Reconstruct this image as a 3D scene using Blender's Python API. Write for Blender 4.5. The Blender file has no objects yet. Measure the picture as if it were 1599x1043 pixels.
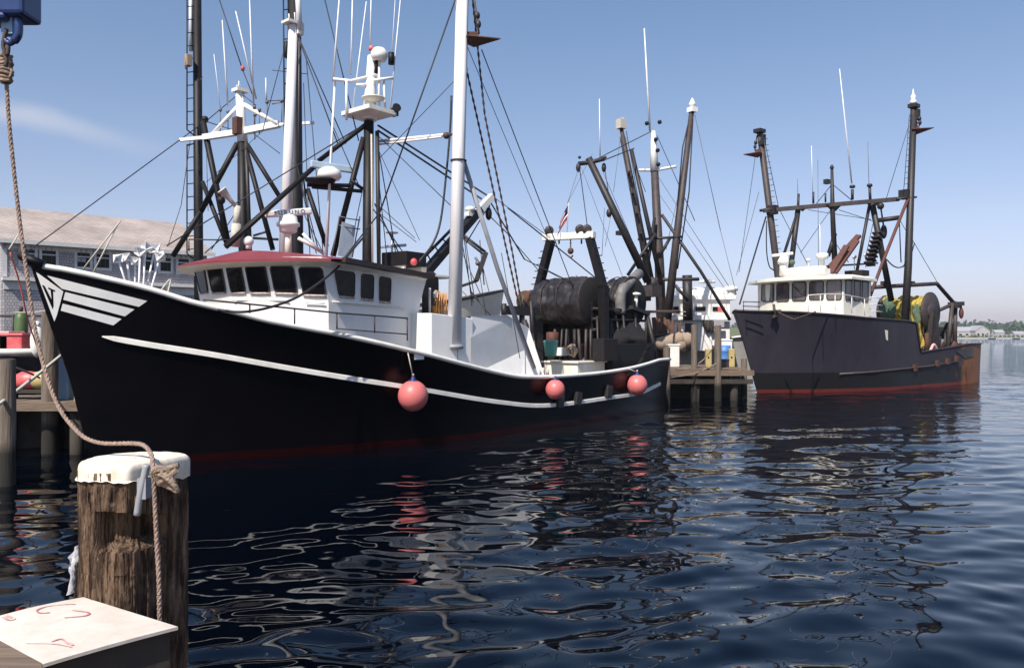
import bpy, math, random
import numpy as np
from mathutils import Vector, Matrix, noise
from mathutils.bvhtree import BVHTree
R = math.radians
rnd = random.Random(7)
sc = bpy.context.scene
col = sc.collection

# ------------------------------------------------------------------ camera, world, sun
FPX, CXP, CYP, CH, PW = 1250.0, 799.5, 524.0, 2.9, 1599.0
cam = bpy.data.objects.new("camera", bpy.data.cameras.new("camera"))
col.objects.link(cam)
cam.location = (0, 0, CH)
cam.rotation_euler = (R(90), 0, 0)
cam.data.sensor_width = 36.0
cam.data.lens = 36.0 * FPX / PW
cam.data.shift_y = (CYP - 521.5) / PW
cam.data.clip_start = 0.05
cam.data.clip_end = 20000
sc.camera = cam

SUN_AZ, SUN_EL = R(25), R(50)          # azimuth: left of straight behind the camera
sdir = Vector((-math.sin(SUN_AZ) * math.cos(SUN_EL), -math.cos(SUN_AZ) * math.cos(SUN_EL), math.sin(SUN_EL)))
sun = bpy.data.objects.new("sun", bpy.data.lights.new("sun", 'SUN'))
col.objects.link(sun)
sun.data.energy = 4.2
sun.data.angle = R(0.5)
sun.data.color = (1.0, 0.94, 0.85)
sun.rotation_euler = sdir.to_track_quat('Z', 'Y').to_euler()
sun.location = (0, 0, 60)

w = bpy.data.worlds.new("World")
sc.world = w
w.use_nodes = True
nt = w.node_tree
nt.nodes.clear()
wo = nt.nodes.new('ShaderNodeOutputWorld')
bg = nt.nodes.new('ShaderNodeBackground')
sky = nt.nodes.new('ShaderNodeTexSky')
sky.sky_type = 'NISHITA'
sky.sun_disc = False
sky.sun_elevation = SUN_EL
sky.sun_rotation = math.pi + SUN_AZ
sky.air_density = 1.0
sky.dust_density = 0.6
sky.ozone_density = 1.6
bg.inputs['Strength'].default_value = 0.112
# one thin streak of cirrus, placed by direction in the sky
tc = nt.nodes.new('ShaderNodeTexCoord')
def wmath(op, a, b=None, c=None):
    n = nt.nodes.new('ShaderNodeMath'); n.operation = op
    for i, x in enumerate((a, b, c)):
        if x is None: continue
        if isinstance(x, (int, float)): n.inputs[i].default_value = x
        else: nt.links.new(x, n.inputs[i])
    return n.outputs[0]
sx = nt.nodes.new('ShaderNodeSeparateXYZ'); nt.links.new(tc.outputs['Generated'], sx.inputs[0])
az = wmath('DIVIDE', sx.outputs[0], wmath('MAXIMUM', sx.outputs[1], 0.05))
el = wmath('DIVIDE', sx.outputs[2], wmath('MAXIMUM', sx.outputs[1], 0.05))
nz = nt.nodes.new('ShaderNodeTexNoise'); nz.inputs['Scale'].default_value = 7; nz.inputs['Detail'].default_value = 5
nt.links.new(tc.outputs['Generated'], nz.inputs['Vector'])
line = wmath('ADD', wmath('MULTIPLY', az, -0.24), 0.126)
dist = wmath('ABSOLUTE', wmath('SUBTRACT', wmath('SUBTRACT', el, line), wmath('MULTIPLY', wmath('SUBTRACT', nz.outputs[0], 0.5), 0.05)))
band = nt.nodes.new('ShaderNodeMapRange'); band.interpolation_type = 'SMOOTHSTEP'
nt.links.new(dist, band.inputs[0])
for i, v in zip((1, 2, 3, 4), (0.0, 0.021, 1.0, 0.0)): band.inputs[i].default_value = v
ext = nt.nodes.new('ShaderNodeMapRange'); ext.interpolation_type = 'SMOOTHSTEP'
nt.links.new(az, ext.inputs[0])
for i, v in zip((1, 2, 3, 4), (-0.66, -0.36, 1.0, 0.0)): ext.inputs[i].default_value = v
m = wmath('MULTIPLY', wmath('MULTIPLY', band.outputs[0], ext.outputs[0]), wmath('MULTIPLY', nz.outputs[0], 0.8))
mixw = nt.nodes.new('ShaderNodeMix'); mixw.data_type = 'RGBA'
nt.links.new(m, mixw.inputs[0])
mixw.inputs[7].default_value = (4.6, 4.5, 4.7, 1)
# the summer haze near the horizon is duller and more lavender than the clear-air model
elv = nt.nodes.new('ShaderNodeMapRange'); nt.links.new(sx.outputs[2], elv.inputs[0]); elv.inputs[1].default_value = 0.0; elv.inputs[2].default_value = 0.45
cr = nt.nodes.new('ShaderNodeValToRGB'); nt.links.new(elv.outputs[0], cr.inputs[0])
SKYT = [(0.0, (0.64, 0.59, 0.82)), (0.08, (0.68, 0.62, 0.79)), (0.3, (0.82, 0.71, 0.76)), (0.55, (0.81, 0.75, 0.77)), (0.85, (0.76, 0.78, 0.80)), (1.0, (0.70, 0.79, 0.88))]
while len(cr.color_ramp.elements) < len(SKYT): cr.color_ramp.elements.new(0.5)
for e_, (p_, c_) in zip(cr.color_ramp.elements, SKYT): e_.position = p_; e_.color = (*c_, 1)
mul = nt.nodes.new('ShaderNodeMix'); mul.data_type = 'RGBA'; mul.blend_type = 'MULTIPLY'; mul.inputs[0].default_value = 1.0
nt.links.new(sky.outputs[0], mul.inputs[6]); nt.links.new(cr.outputs[0], mul.inputs[7]); nt.links.new(mul.outputs[2], mixw.inputs[6])
nt.links.new(mixw.outputs[2], bg.inputs[0])
nt.links.new(bg.outputs[0], wo.inputs[0])

sc.view_settings.view_transform = 'Standard'
sc.view_settings.look = 'None'
sc.view_settings.exposure = 0.68
sc.view_settings.gamma = 1.0
sc.view_settings.use_curve_mapping = False

# ------------------------------------------------------------------ materials
def mat(name, c1, c2=None, rough=0.5, scale=3.0, stretch=(1, 1, 1), bump=0.0, bscale=None, metal=0.0, lo=0.35, hi=0.7,
        rust=0.0, rustcol=(0.13, 0.045, 0.018), detail=6, coat=0.0, spec=0.5, rstretch=(1, 1, 0.25), rscale=2.2):
    m = bpy.data.materials.new(name); m.use_nodes = True
    t = m.node_tree; b = t.nodes['Principled BSDF']
    b.inputs['Roughness'].default_value = rough
    b.inputs['Metallic'].default_value = metal
    b.inputs['Coat Weight'].default_value = coat
    b.inputs['Specular IOR Level'].default_value = spec
    c2 = c2 or tuple(x * 0.8 for x in c1)
    tcn = t.nodes.new('ShaderNodeTexCoord')
    mp = t.nodes.new('ShaderNodeMapping'); mp.inputs['Scale'].default_value = stretch
    t.links.new(tcn.outputs['Object'], mp.inputs[0])
    n = t.nodes.new('ShaderNodeTexNoise'); n.inputs['Scale'].default_value = scale; n.inputs['Detail'].default_value = detail
    n.inputs['Roughness'].default_value = 0.65
    t.links.new(mp.outputs[0], n.inputs['Vector'])
    mr = t.nodes.new('ShaderNodeMapRange')
    mr.inputs[1].default_value = lo; mr.inputs[2].default_value = hi
    t.links.new(n.outputs[0], mr.inputs[0])
    mx = t.nodes.new('ShaderNodeMix'); mx.data_type = 'RGBA'
    mx.inputs[6].default_value = (*c1, 1); mx.inputs[7].default_value = (*c2, 1)
    t.links.new(mr.outputs[0], mx.inputs[0])
    out = mx.outputs[2]
    if rust > 0:
        mp2 = t.nodes.new('ShaderNodeMapping'); mp2.inputs['Scale'].default_value = rstretch
        t.links.new(tcn.outputs['Object'], mp2.inputs[0])
        n2 = t.nodes.new('ShaderNodeTexNoise'); n2.inputs['Scale'].default_value = rscale; n2.inputs['Detail'].default_value = 9
        n2.inputs['Roughness'].default_value = 0.72
        t.links.new(mp2.outputs[0], n2.inputs['Vector'])
        r2 = t.nodes.new('ShaderNodeMapRange')
        r2.inputs[1].default_value = 0.68 - 0.25 * rust; r2.inputs[2].default_value = 0.80 - 0.2 * rust
        t.links.new(n2.outputs[0], r2.inputs[0])
        m2 = t.nodes.new('ShaderNodeMix'); m2.data_type = 'RGBA'
        t.links.new(r2.outputs[0], m2.inputs[0]); t.links.new(out, m2.inputs[6]); m2.inputs[7].default_value = (*rustcol, 1)
        out = m2.outputs[2]
    t.links.new(out, b.inputs['Base Color'])
    if bump > 0:
        n3 = t.nodes.new('ShaderNodeTexNoise'); n3.inputs['Scale'].default_value = bscale or scale * 2; n3.inputs['Detail'].default_value = 5
        t.links.new(mp.outputs[0], n3.inputs['Vector'])
        bp = t.nodes.new('ShaderNodeBump'); bp.inputs['Strength'].default_value = bump; bp.inputs['Distance'].default_value = 0.03
        t.links.new(n3.outputs[0], bp.inputs['Height']); t.links.new(bp.outputs[0], b.inputs['Normal'])
    m['out'] = out.node.name
    return m

def band_z(m, z0, z1, colr, soft=0.02):
    """paint colr where object z lies between z0 and z1 (boot topping of a hull)"""
    t = m.node_tree; b = t.nodes['Principled BSDF']
    src = b.inputs['Base Color'].links[0].from_socket
    tcn = t.nodes.new('ShaderNodeTexCoord'); s = t.nodes.new('ShaderNodeSeparateXYZ')
    t.links.new(tcn.outputs['Object'], s.inputs[0])
    a = t.nodes.new('ShaderNodeMapRange'); a.inputs[1].default_value = z1 - soft; a.inputs[2].default_value = z1 + soft
    a.inputs[3].default_value = 1; a.inputs[4].default_value = 0
    t.links.new(s.outputs[2], a.inputs[0])
    n = t.nodes.new('ShaderNodeTexNoise'); n.inputs['Scale'].default_value = 2.0; n.inputs['Detail'].default_value = 6
    t.links.new(tcn.outputs['Object'], n.inputs['Vector'])
    cm = t.nodes.new('ShaderNodeMix'); cm.data_type = 'RGBA'
    cm.inputs[6].default_value = (*colr, 1); cm.inputs[7].default_value = (*[c * 0.55 for c in colr], 1)
    t.links.new(n.outputs[0], cm.inputs[0])
    x = t.nodes.new('ShaderNodeMix'); x.data_type = 'RGBA'
    t.links.new(a.outputs[0], x.inputs[0]); t.links.new(src, x.inputs[6]); t.links.new(cm.outputs[2], x.inputs[7])
    t.links.new(x.outputs[2], b.inputs['Base Color'])

def patch_x(m, x0, x1, colr, amount=1.0):
    """weathered patch of colour that grows from local x0 to x1 (rust on a stern quarter)"""
    t = m.node_tree; b = t.nodes['Principled BSDF']
    src = b.inputs['Base Color'].links[0].from_socket
    tcn = t.nodes.new('ShaderNodeTexCoord'); s = t.nodes.new('ShaderNodeSeparateXYZ')
    t.links.new(tcn.outputs['Object'], s.inputs[0])
    a = t.nodes.new('ShaderNodeMapRange'); a.inputs[1].default_value = x0; a.inputs[2].default_value = x1
    t.links.new(s.outputs[0], a.inputs[0])
    mp = t.nodes.new('ShaderNodeMapping'); mp.inputs['Scale'].default_value = (1, 1, 0.4)
    t.links.new(tcn.outputs['Object'], mp.inputs[0])
    n = t.nodes.new('ShaderNodeTexNoise'); n.inputs['Scale'].default_value = 1.6; n.inputs['Detail'].default_value = 8; n.inputs['Roughness'].default_value = 0.7
    t.links.new(mp.outputs[0], n.inputs['Vector'])
    ad = t.nodes.new('ShaderNodeMath'); ad.operation = 'MULTIPLY_ADD'
    t.links.new(a.outputs[0], ad.inputs[0]); ad.inputs[1].default_value = 0.55; t.links.new(n.outputs[0], ad.inputs[2])
    r = t.nodes.new('ShaderNodeMapRange'); r.inputs[1].default_value = 0.72; r.inputs[2].default_value = 0.92; r.inputs[4].default_value = amount
    t.links.new(ad.outputs[0], r.inputs[0])
    x = t.nodes.new('ShaderNodeMix'); x.data_type = 'RGBA'
    t.links.new(r.outputs[0], x.inputs[0]); t.links.new(src, x.inputs[6]); x.inputs[7].default_value = (*colr, 1)
    t.links.new(x.outputs[2], b.inputs['Base Color'])

def shingle(name, c1, c2, cm, axes, bw=0.16, rh=0.16, rough=0.9):
    m = bpy.data.materials.new(name); m.use_nodes = True
    t = m.node_tree; b = t.nodes['Principled BSDF']; b.inputs['Roughness'].default_value = rough
    tcn = t.nodes.new('ShaderNodeTexCoord'); s = t.nodes.new('ShaderNodeSeparateXYZ'); c = t.nodes.new('ShaderNodeCombineXYZ')
    t.links.new(tcn.outputs['Object'], s.inputs[0])
    t.links.new(s.outputs[axes[0]], c.inputs[0]); t.links.new(s.outputs[axes[1]], c.inputs[1])
    br = t.nodes.new('ShaderNodeTexBrick')
    br.inputs['Color1'].default_value = (*c1, 1); br.inputs['Color2'].default_value = (*c2, 1); br.inputs['Mortar'].default_value = (*cm, 1)
    br.inputs['Scale'].default_value = 1; br.inputs['Mortar Size'].default_value = 0.012
    br.inputs['Brick Width'].default_value = bw; br.inputs['Row Height'].default_value = rh
    t.links.new(c.outputs[0], br.inputs['Vector'])
    n = t.nodes.new('ShaderNodeTexNoise'); n.inputs['Scale'].default_value = 0.5; n.inputs['Detail'].default_value = 7
    t.links.new(tcn.outputs['Object'], n.inputs['Vector'])
    mx = t.nodes.new('ShaderNodeMix'); mx.data_type = 'RGBA'; mx.blend_type = 'MULTIPLY'; mx.inputs[0].default_value = 0.6
    mr = t.nodes.new('ShaderNodeMapRange'); mr.inputs[1].default_value = 0.3; mr.inputs[2].default_value = 0.7; mr.inputs[3].default_value = 0.55; mr.inputs[4].default_value = 1.15
    t.links.new(n.outputs[0], mr.inputs[0])
    t.links.new(br.outputs[0], mx.inputs[6]); t.links.new(mr.outputs[0], mx.inputs[7])
    t.links.new(mx.outputs[2], b.inputs['Base Color'])
    bp = t.nodes.new('ShaderNodeBump'); bp.inputs['Strength'].default_value = 0.5; bp.inputs['Distance'].default_value = 0.02; bp.invert = True
    t.links.new(br.outputs['Fac'], bp.inputs['Height']); t.links.new(bp.outputs[0], b.inputs['Normal'])
    return m

M = {}
M['hull_black'] = mat('glossy_black_hull_paint', (0.0022, 0.002, 0.003), (0.005, 0.004, 0.005), rough=0.2, scale=1.2, bump=0.06, bscale=0.8, spec=0.2)
band_z(M['hull_black'], -2, 0.19, (0.024, 0.004, 0.004))
M['hull_worn'] = mat('worn_dark_hull_paint', (0.023, 0.019, 0.029), (0.038, 0.032, 0.043), rough=0.6, scale=1.1, stretch=(1, 1, .35), bump=0.2, bscale=1.5, rust=0.34, rustcol=(0.070, 0.045, 0.034), rstretch=(1.2, 1, .16), rscale=1.5)

band_z(M['hull_worn'], -2, 1.02, (0.009, 0.008, 0.010), .015)
band_z(M['hull_worn'], -2, 0.17, (0.17, 0.024, 0.018))
patch_x(M['hull_worn'], 13.5, 17.6, (0.22, 0.080, 0.024), 0.92)
M['hull_dark'] = mat('plain_dark_hull_paint', (0.018, 0.018, 0.022), (0.03, 0.027, 0.027), rough=0.4, rust=0.15)
M['white'] = mat('white_boat_paint', (0.80, 0.78, 0.75), (0.70, 0.67, 0.63), rough=0.38, scale=1.6, stretch=(1, 1, .5), rust=0.10, rustcol=(0.55, 0.40, 0.29), bump=0.06, bscale=1.6, rstretch=(1.5, 1.5, .12))
M['white_worn'] = mat('worn_white_paint', (0.78, 0.75, 0.70), (0.62, 0.58, 0.52), rough=0.5, scale=2.5, rust=0.16, rustcol=(0.36, 0.2, 0.11))
M['cream'] = mat('cream_paint', (0.74, 0.69, 0.60), (0.66, 0.6, 0.5), rough=0.4, rust=0.05, rustcol=(0.4, 0.22, 0.12))
M['offwhite'] = mat('cream_white_wheelhouse_paint', (0.80, 0.77, 0.67), (0.68, 0.63, 0.52), rough=0.42, rust=0.1, rustcol=(0.42, 0.26, 0.14), stretch=(1, 1, .4))
M['red_roof'] = mat('dull_red_roof_paint', (0.22, 0.030, 0.036), (0.17, 0.024, 0.028), rough=0.45, scale=2, rust=0.02)
M['brown_trim'] = mat('dark_brown_trim', (0.05, 0.02, 0.018), rough=0.5)
M['black'] = mat('black_mast_paint', (0.005, 0.0045, 0.006), (0.012, 0.009, 0.009), rough=0.55, scale=4, rust=0.16, rustcol=(0.06, 0.025, 0.014), spec=0.3)
M['black_worn'] = mat('worn_black_steel', (0.012, 0.010, 0.011), (0.026, 0.020, 0.019), rough=0.55, scale=5, rust=0.38, rustcol=(0.10, 0.045, 0.025))
M['brown_steel'] = mat('weathered_brown_steel', (0.055, 0.040, 0.037), (0.028, 0.020, 0.019), rough=0.6, scale=4, rust=0.25)
M['rust'] = mat('rusted_steel', (0.10, 0.042, 0.024), (0.06, 0.027, 0.017), rough=0.85, scale=7, bump=0.3)
M['rust_red'] = mat('red_oxide_steel', (0.11, 0.035, 0.024), (0.06, 0.022, 0.016), rough=0.75, scale=5, bump=0.2)
M['alu'] = mat('pale_galvanised_pole', (0.78, 0.75, 0.74), (0.66, 0.62, 0.61), rough=0.42, scale=3, stretch=(3, 3, .3), metal=0.0, rust=0.03, rustcol=(0.4, .26, .18))
M['grey_steel'] = mat('grey_steel', (0.30, 0.31, 0.33), (0.22, 0.22, 0.24), rough=0.5, rust=0.1)
M['grey_pipe'] = mat('sooty_grey_pipe', (0.20, 0.19, 0.18), (0.10, 0.09, 0.085), rough=0.6, rust=0.15)
M['glass'] = mat('dark_window_glass', (0.006, 0.005, 0.006), (0.022, 0.017, 0.016), rough=0.06, scale=2.6, lo=.5, hi=.7, spec=0.16)
M['glass_lit'] = mat('grey_window_glass', (0.055, 0.045, 0.05), (0.16, 0.13, 0.12), rough=0.05, scale=1.1, lo=.4, hi=.62, spec=0.7)
M['sill'] = mat('rust_stained_sill', (0.30, 0.17, 0.13), (0.62, 0.55, 0.5), rough=0.7, scale=9)
M['gasket'] = mat('window_gasket', (0.035, 0.03, 0.03), rough=0.6)
M['wire'] = mat('dark_wire_rope', (0.018, 0.017, 0.020), rough=0.55)
M['wire_grey'] = mat('grey_wire_rope', (0.12, 0.11, 0.12), rough=0.5)
M['chain'] = mat('rusty_chain', (0.045, 0.028, 0.024), (0.09, 0.045, 0.03), rough=0.7, scale=30)
M['whip'] = mat('white_fibreglass', (0.82, 0.80, 0.80), rough=0.4)
M['radar'] = mat('white_radar_plastic', (0.82, 0.80, 0.76), (0.74, 0.71, 0.66), rough=0.35)
M['blue_lens'] = mat('pale_blue_plastic', (0.42, 0.52, 0.60), rough=0.4)
M['tarp'] = mat('black_tarpaulin', (0.012, 0.010, 0.011), (0.040, 0.033, 0.031), rough=0.42, scale=5, bump=1.0, bscale=3.0, stretch=(1, .5, 1), spec=0.5)
M['net_dark'] = mat('dark_netting', (0.004, 0.003, 0.004), (0.012, 0.009, 0.009), rough=0.9, scale=14, bump=0.8)
M['net_yellow'] = mat('yellow_green_netting', (0.46, 0.32, 0.055), (0.14, 0.15, 0.05), rough=0.9, scale=4, bump=1.0, bscale=25, lo=.5, hi=.72)
M['net_green'] = mat('green_netting', (0.06, 0.13, 0.09), (0.12, 0.14, 0.07), rough=0.9, scale=9, bump=1.0, bscale=25)
M['pink'] = mat('faded_red_fender_vinyl', (0.62, 0.145, 0.14), (0.52, 0.15, 0.14), rough=0.45, scale=4, rust=0.3, rustcol=(.36, .07, .065), rscale=5)
M['navy'] = mat('navy_vinyl', (0.02, 0.03, 0.12), rough=0.4)
M['rope'] = mat('tan_rope', (0.36, 0.27, 0.20), (0.22, 0.155, 0.11), rough=0.95, scale=40, bump=0.5, bscale=150)
M['rope_red'] = mat('brownish_red_rope', (0.38, 0.27, 0.215), (0.20, 0.13, 0.10), rough=0.95, scale=50, bump=0.5, bscale=150)
M['rope_pale'] = mat('pale_rope', (0.52, 0.48, 0.42), (0.4, 0.36, 0.3), rough=0.95, scale=20)
M['rope_orange'] = mat('orange_line', (0.6, 0.12, 0.06), rough=0.9)
M['pile'] = mat('weathered_piling_wood', (0.19, 0.15, 0.115), (0.08, 0.058, 0.044), rough=0.95, scale=5, stretch=(3, 3, .25), bump=0.6, bscale=9)
band_z(M['pile'], -3, 0.75, (0.022, 0.019, 0.014), .12)
M['pile_old'] = mat('split_brown_piling_wood', (0.26, 0.168, 0.108), (0.045, 0.027, 0.018), rough=0.9, scale=13, stretch=(2.6, 2.6, .45), bump=1.0, bscale=30, lo=.32, hi=.58, detail=12, spec=.2, rust=.30, rustcol=(0.36, 0.265, 0.185), rstretch=(1, 1, .55), rscale=26)
M['cap'] = mat('thick_white_cap_paint', (0.74, 0.68, 0.58), (0.50, 0.38, 0.26), rough=0.8, scale=14, lo=.42, hi=.78, bump=0.15, bscale=22, rust=0.3, rustcol=(0.36, 0.22, 0.12), rstretch=(1, 1, .5), rscale=6)
M['plank'] = mat('grey_brown_dock_plank', (0.19, 0.135, 0.095), (0.10, 0.07, 0.05), rough=0.9, scale=4, stretch=(.5, 6, 6), bump=0.4)
M['plank_dark'] = mat('dark_dock_timber', (0.05, 0.04, 0.032), (0.025, 0.02, 0.017), rough=0.95, scale=3, bump=0.4)
M['board'] = mat('worn_white_board', (0.66, 0.59, 0.52), (0.52, 0.43, 0.36), rough=0.6, scale=5, lo=.42, hi=.72, rust=0.27, rustcol=(0.52, 0.27, 0.23), rstretch=(1, 1, 1), rscale=6, bump=0.1, bscale=14)
M['red_mark'] = mat('faded_red_marker', (0.46, 0.16, 0.17), (0.62, 0.48, 0.42), rough=0.8, scale=16, lo=.42, hi=.66)
M['blue'] = mat('dark_blue_enamel', (0.014, 0.028, 0.10), (0.02, 0.045, 0.15), rough=0.28, scale=5, coat=0.3)
M['blue_bright'] = mat('bright_blue_paint', (0.05, 0.16, 0.42), (0.07, 0.2, 0.45), rough=0.5)
M['blue_pale'] = mat('pale_blue_paint', (0.22, 0.36, 0.52), (0.28, 0.42, 0.55), rough=0.5)
M['yellow'] = mat('yellow_post_paint', (0.46, 0.36, 0.15), (0.38, 0.28, 0.12), rough=0.5, rust=0.1)
M['red_tote'] = mat('red_plastic', (0.55, 0.06, 0.07), (0.62, 0.16, 0.15), rough=0.45)
M['pink_tote'] = mat('faded_pink_plastic', (0.75, 0.42, 0.42), rough=0.5)
M['green'] = mat('green_plastic', (0.06, 0.11, 0.03), rough=0.5)
M['teal'] = mat('teal_plastic', (0.08, 0.32, 0.28), rough=0.5)
M['orange'] = mat('orange_machinery', (0.62, 0.28, 0.07), (0.4, 0.17, 0.05), rough=0.5, scale=8)
M['deck'] = mat('grey_deck_paint', (0.24, 0.21, 0.19), (0.16, 0.14, 0.13), rough=0.75, scale=4, rust=0.15)
M['trim_white'] = mat('white_house_trim', (0.62, 0.60, 0.58), rough=0.7)
M['barn'] = mat('white_shore_wall', (0.44, 0.42, 0.40), rough=0.8)
M['barn_roof'] = mat('grey_shore_roof', (0.34, 0.33, 0.35), rough=0.9)
M['cloth'] = mat('grey_white_cloth', (0.55, 0.54, 0.56), (0.38, 0.37, 0.42), rough=0.9, scale=12, bump=.5)
M['wall_sh'] = shingle('grey_cedar_shingle', (0.47, 0.435, 0.44), (0.38, 0.35, 0.36), (0.16, 0.145, 0.15), (0, 2), 0.17, 0.17)
M['roof_sh'] = shingle('tan_roof_shingle', (0.43, 0.36, 0.32), (0.35, 0.29, 0.26), (0.22, 0.18, 0.165), (0, 1), 0.3, 0.22)
M['land'] = mat('marsh_grass', (0.10, 0.12, 0.04), (0.16, 0.15, 0.07), rough=1, scale=0.05, spec=.1)
M['sand'] = mat('pale_beach_sand', (0.42, 0.36, 0.29), rough=1, scale=.1, spec=.1)
M['leaf'] = mat('far_tree_leaves', (0.045, 0.075, 0.03), (0.07, 0.095, 0.04), rough=0.95, scale=.05, spec=.1)
M['flag_red'] = mat('flag_red', (0.42, 0.04, 0.06), rough=0.8)
M['flag_white'] = mat('flag_white', (0.75, 0.72, 0.7), rough=0.8)
M['flag_blue'] = mat('flag_blue', (0.02, 0.025, 0.09), rough=0.8)
M['seabed'] = mat('dark_sea_floor', (0.01, 0.015, 0.02), rough=1)

# ------------------------------------------------------------------ mesh helpers
def catmull(pts, n=8):
    pts = [Vector(p) for p in pts]
    if len(pts) < 3: 
        return [pts[0].lerp(pts[-1], i / n) for i in range(n + 1)]
    P = [2 * pts[0] - pts[1]] + pts + [2 * pts[-1] - pts[-2]]
    out = []
    for i in range(1, len(P) - 2):
        for k in range(n):
            t = k / n; a, b, c, d = P[i - 1], P[i], P[i + 1], P[i + 2]
            out.append(0.5 * ((2 * b) + (c - a) * t + (2 * a - 5 * b + 4 * c - d) * t * t + (3 * b - a - 3 * c + d) * t ** 3))
    out.append(pts[-1])
    return out

def sag(p, q, s, n=14):
    p, q = Vector(p), Vector(q)
    return [p.lerp(q, i / n) - Vector((0, 0, s * 4 * (i / n) * (1 - i / n))) for i in range(n + 1)]

def frames(pts):
    T = []
    for i in range(len(pts)):
        a = pts[max(i - 1, 0)]; b = pts[min(i + 1, len(pts) - 1)]
        d = b - a
        T.append(d.normalized() if d.length > 1e-9 else Vector((0, 0, 1)))
    up = Vector((0, 0, 1)) if abs(T[0].z) < 0.9 else Vector((1, 0, 0))
    X = T[0].cross(up).normalized()
    fr = []
    for t in T:
        X = X - t * X.dot(t)
        X = X.normalized() if X.length > 1e-9 else t.orthogonal().normalized()
        fr.append((t, X, t.cross(X)))
    return fr

class MB:
    def __init__(s): s.v = []; s.f = []; s.sm = []
    def add(s, vs, fs, smooth=False):
        o = len(s.v); s.v += [tuple(p) for p in vs]
        for f in fs: s.f.append(tuple(i + o for i in f)); s.sm.append(smooth)
        return s
    def box(s, c, size, rz=0.0, ry=0.0, rx=0.0):
        m = Matrix.Rotation(rz, 3, 'Z') @ Matrix.Rotation(ry, 3, 'Y') @ Matrix.Rotation(rx, 3, 'X'); c = Vector(c)
        vs = [c + m @ Vector((x * size[0] / 2, y * size[1] / 2, z * size[2] / 2)) for x in (-1, 1) for y in (-1, 1) for z in (-1, 1)]
        return s.add(vs, [(0, 1, 3, 2), (4, 6, 7, 5), (0, 4, 5, 1), (2, 3, 7, 6), (0, 2, 6, 4), (1, 5, 7, 3)])
    def beam(s, p, q, wd, ht, up=(0, 0, 1)):
        p, q = Vector(p), Vector(q); d = (q - p).normalized(); up = Vector(up)
        if abs(d.dot(up)) > 0.98: up = Vector((1, 0, 0))
        x = d.cross(up).normalized(); y = x.cross(d)
        vs = [e + x * a * wd / 2 + y * b * ht / 2 for e in (p, q) for a in (-1, 1) for b in (-1, 1)]
        return s.add(vs, [(0, 1, 3, 2), (4, 6, 7, 5), (0, 4, 5, 1), (2, 3, 7, 6), (0, 2, 6, 4), (1, 5, 7, 3)])
    def tube(s, pts, r, n=8, closed=False):
        pts = [Vector(p) for p in pts]; fr = frames(pts)
        if not hasattr(r, '__len__'): r = [r] * len(pts)
        elif len(r) == 2 and len(pts) > 2: r = [r[0] + (r[1] - r[0]) * i / (len(pts) - 1) for i in range(len(pts))]
        vs = []; fs = []
        for p, (t, x, y), k in zip(pts, fr, r):
            for j in range(n):
                a = 2 * math.pi * j / n
                vs.append(p + x * k * math.cos(a) + y * k * math.sin(a))
        L = len(pts)
        for i in range(L if closed else L - 1):
            i2 = (i + 1) % L
            for j in range(n):
                j2 = (j + 1) % n
                fs.append((i * n + j, i * n + j2, i2 * n + j2, i2 * n + j))
        s.add(vs, fs, True)
        if not closed:
            o = len(s.v) - len(vs)
            s.f.append(tuple(o + j for j in reversed(range(n)))); s.sm.append(False)
            s.f.append(tuple(o + (L - 1) * n + j for j in range(n))); s.sm.append(False)
        return s
    def lathe(s, prof, p=(0, 0, 0), axis=(0, 0, 1), n=20, smooth=True):
        p = Vector(p); t = Vector(axis).normalized(); x = t.orthogonal().normalized(); y = t.cross(x)
        vs = []; fs = []
        for (r, h) in prof:
            for j in range(n):
                a = 2 * math.pi * j / n
                vs.append(p + t * h + (x * math.cos(a) + y * math.sin(a)) * max(r, 1e-4))
        for i in range(len(prof) - 1):
            for j in range(n):
                j2 = (j + 1) % n
                fs.append((i * n + j, i * n + j2, (i + 1) * n + j2, (i + 1) * n + j))
        s.add(vs, fs, smooth)
        o = len(s.v) - len(vs); L = len(prof)
        s.f.append(tuple(o + j for j in reversed(range(n)))); s.sm.append(False)
        s.f.append(tuple(o + (L - 1) * n + j for j in range(n))); s.sm.append(False)
        return s
    def ball(s, c, r, n=16, sq=(1, 1, 1)):
        c = Vector(c); m = n // 2; vs = []; fs = []
        for i in range(m + 1):
            a = math.pi * i / m
            for j in range(n):
                b = 2 * math.pi * j / n
                vs.append(c + Vector((r * sq[0] * math.sin(a) * math.cos(b), r * sq[1] * math.sin(a) * math.sin(b), r * sq[2] * math.cos(a))))
        for i in range(m):
            for j in range(n):
                j2 = (j + 1) % n
                fs.append((i * n + j, (i + 1) * n + j, (i + 1) * n + j2, i * n + j2))
        return s.add(vs, fs, True)
    def prism(s, poly, d):
        """polygon of 3-D points pushed along vector d"""
        n = len(poly); d = Vector(d); P = [Vector(p) for p in poly]
        return s.add(P + [p + d for p in P], [tuple(reversed(range(n))), tuple(range(n, 2 * n))] + [(i, (i + 1) % n, n + (i + 1) % n, n + i) for i in range(n)])
    def grid(s, rows, smooth=True, flip=False):
        n = len(rows[0]); vs = [p for r in rows for p in r]; fs = []
        for i in range(len(rows) - 1):
            for j in range(n - 1):
                q = (i * n + j, i * n + j + 1, (i + 1) * n + j + 1, (i + 1) * n + j)
                fs.append(tuple(reversed(q)) if flip else q)
        return s.add(vs, fs, smooth)

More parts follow.
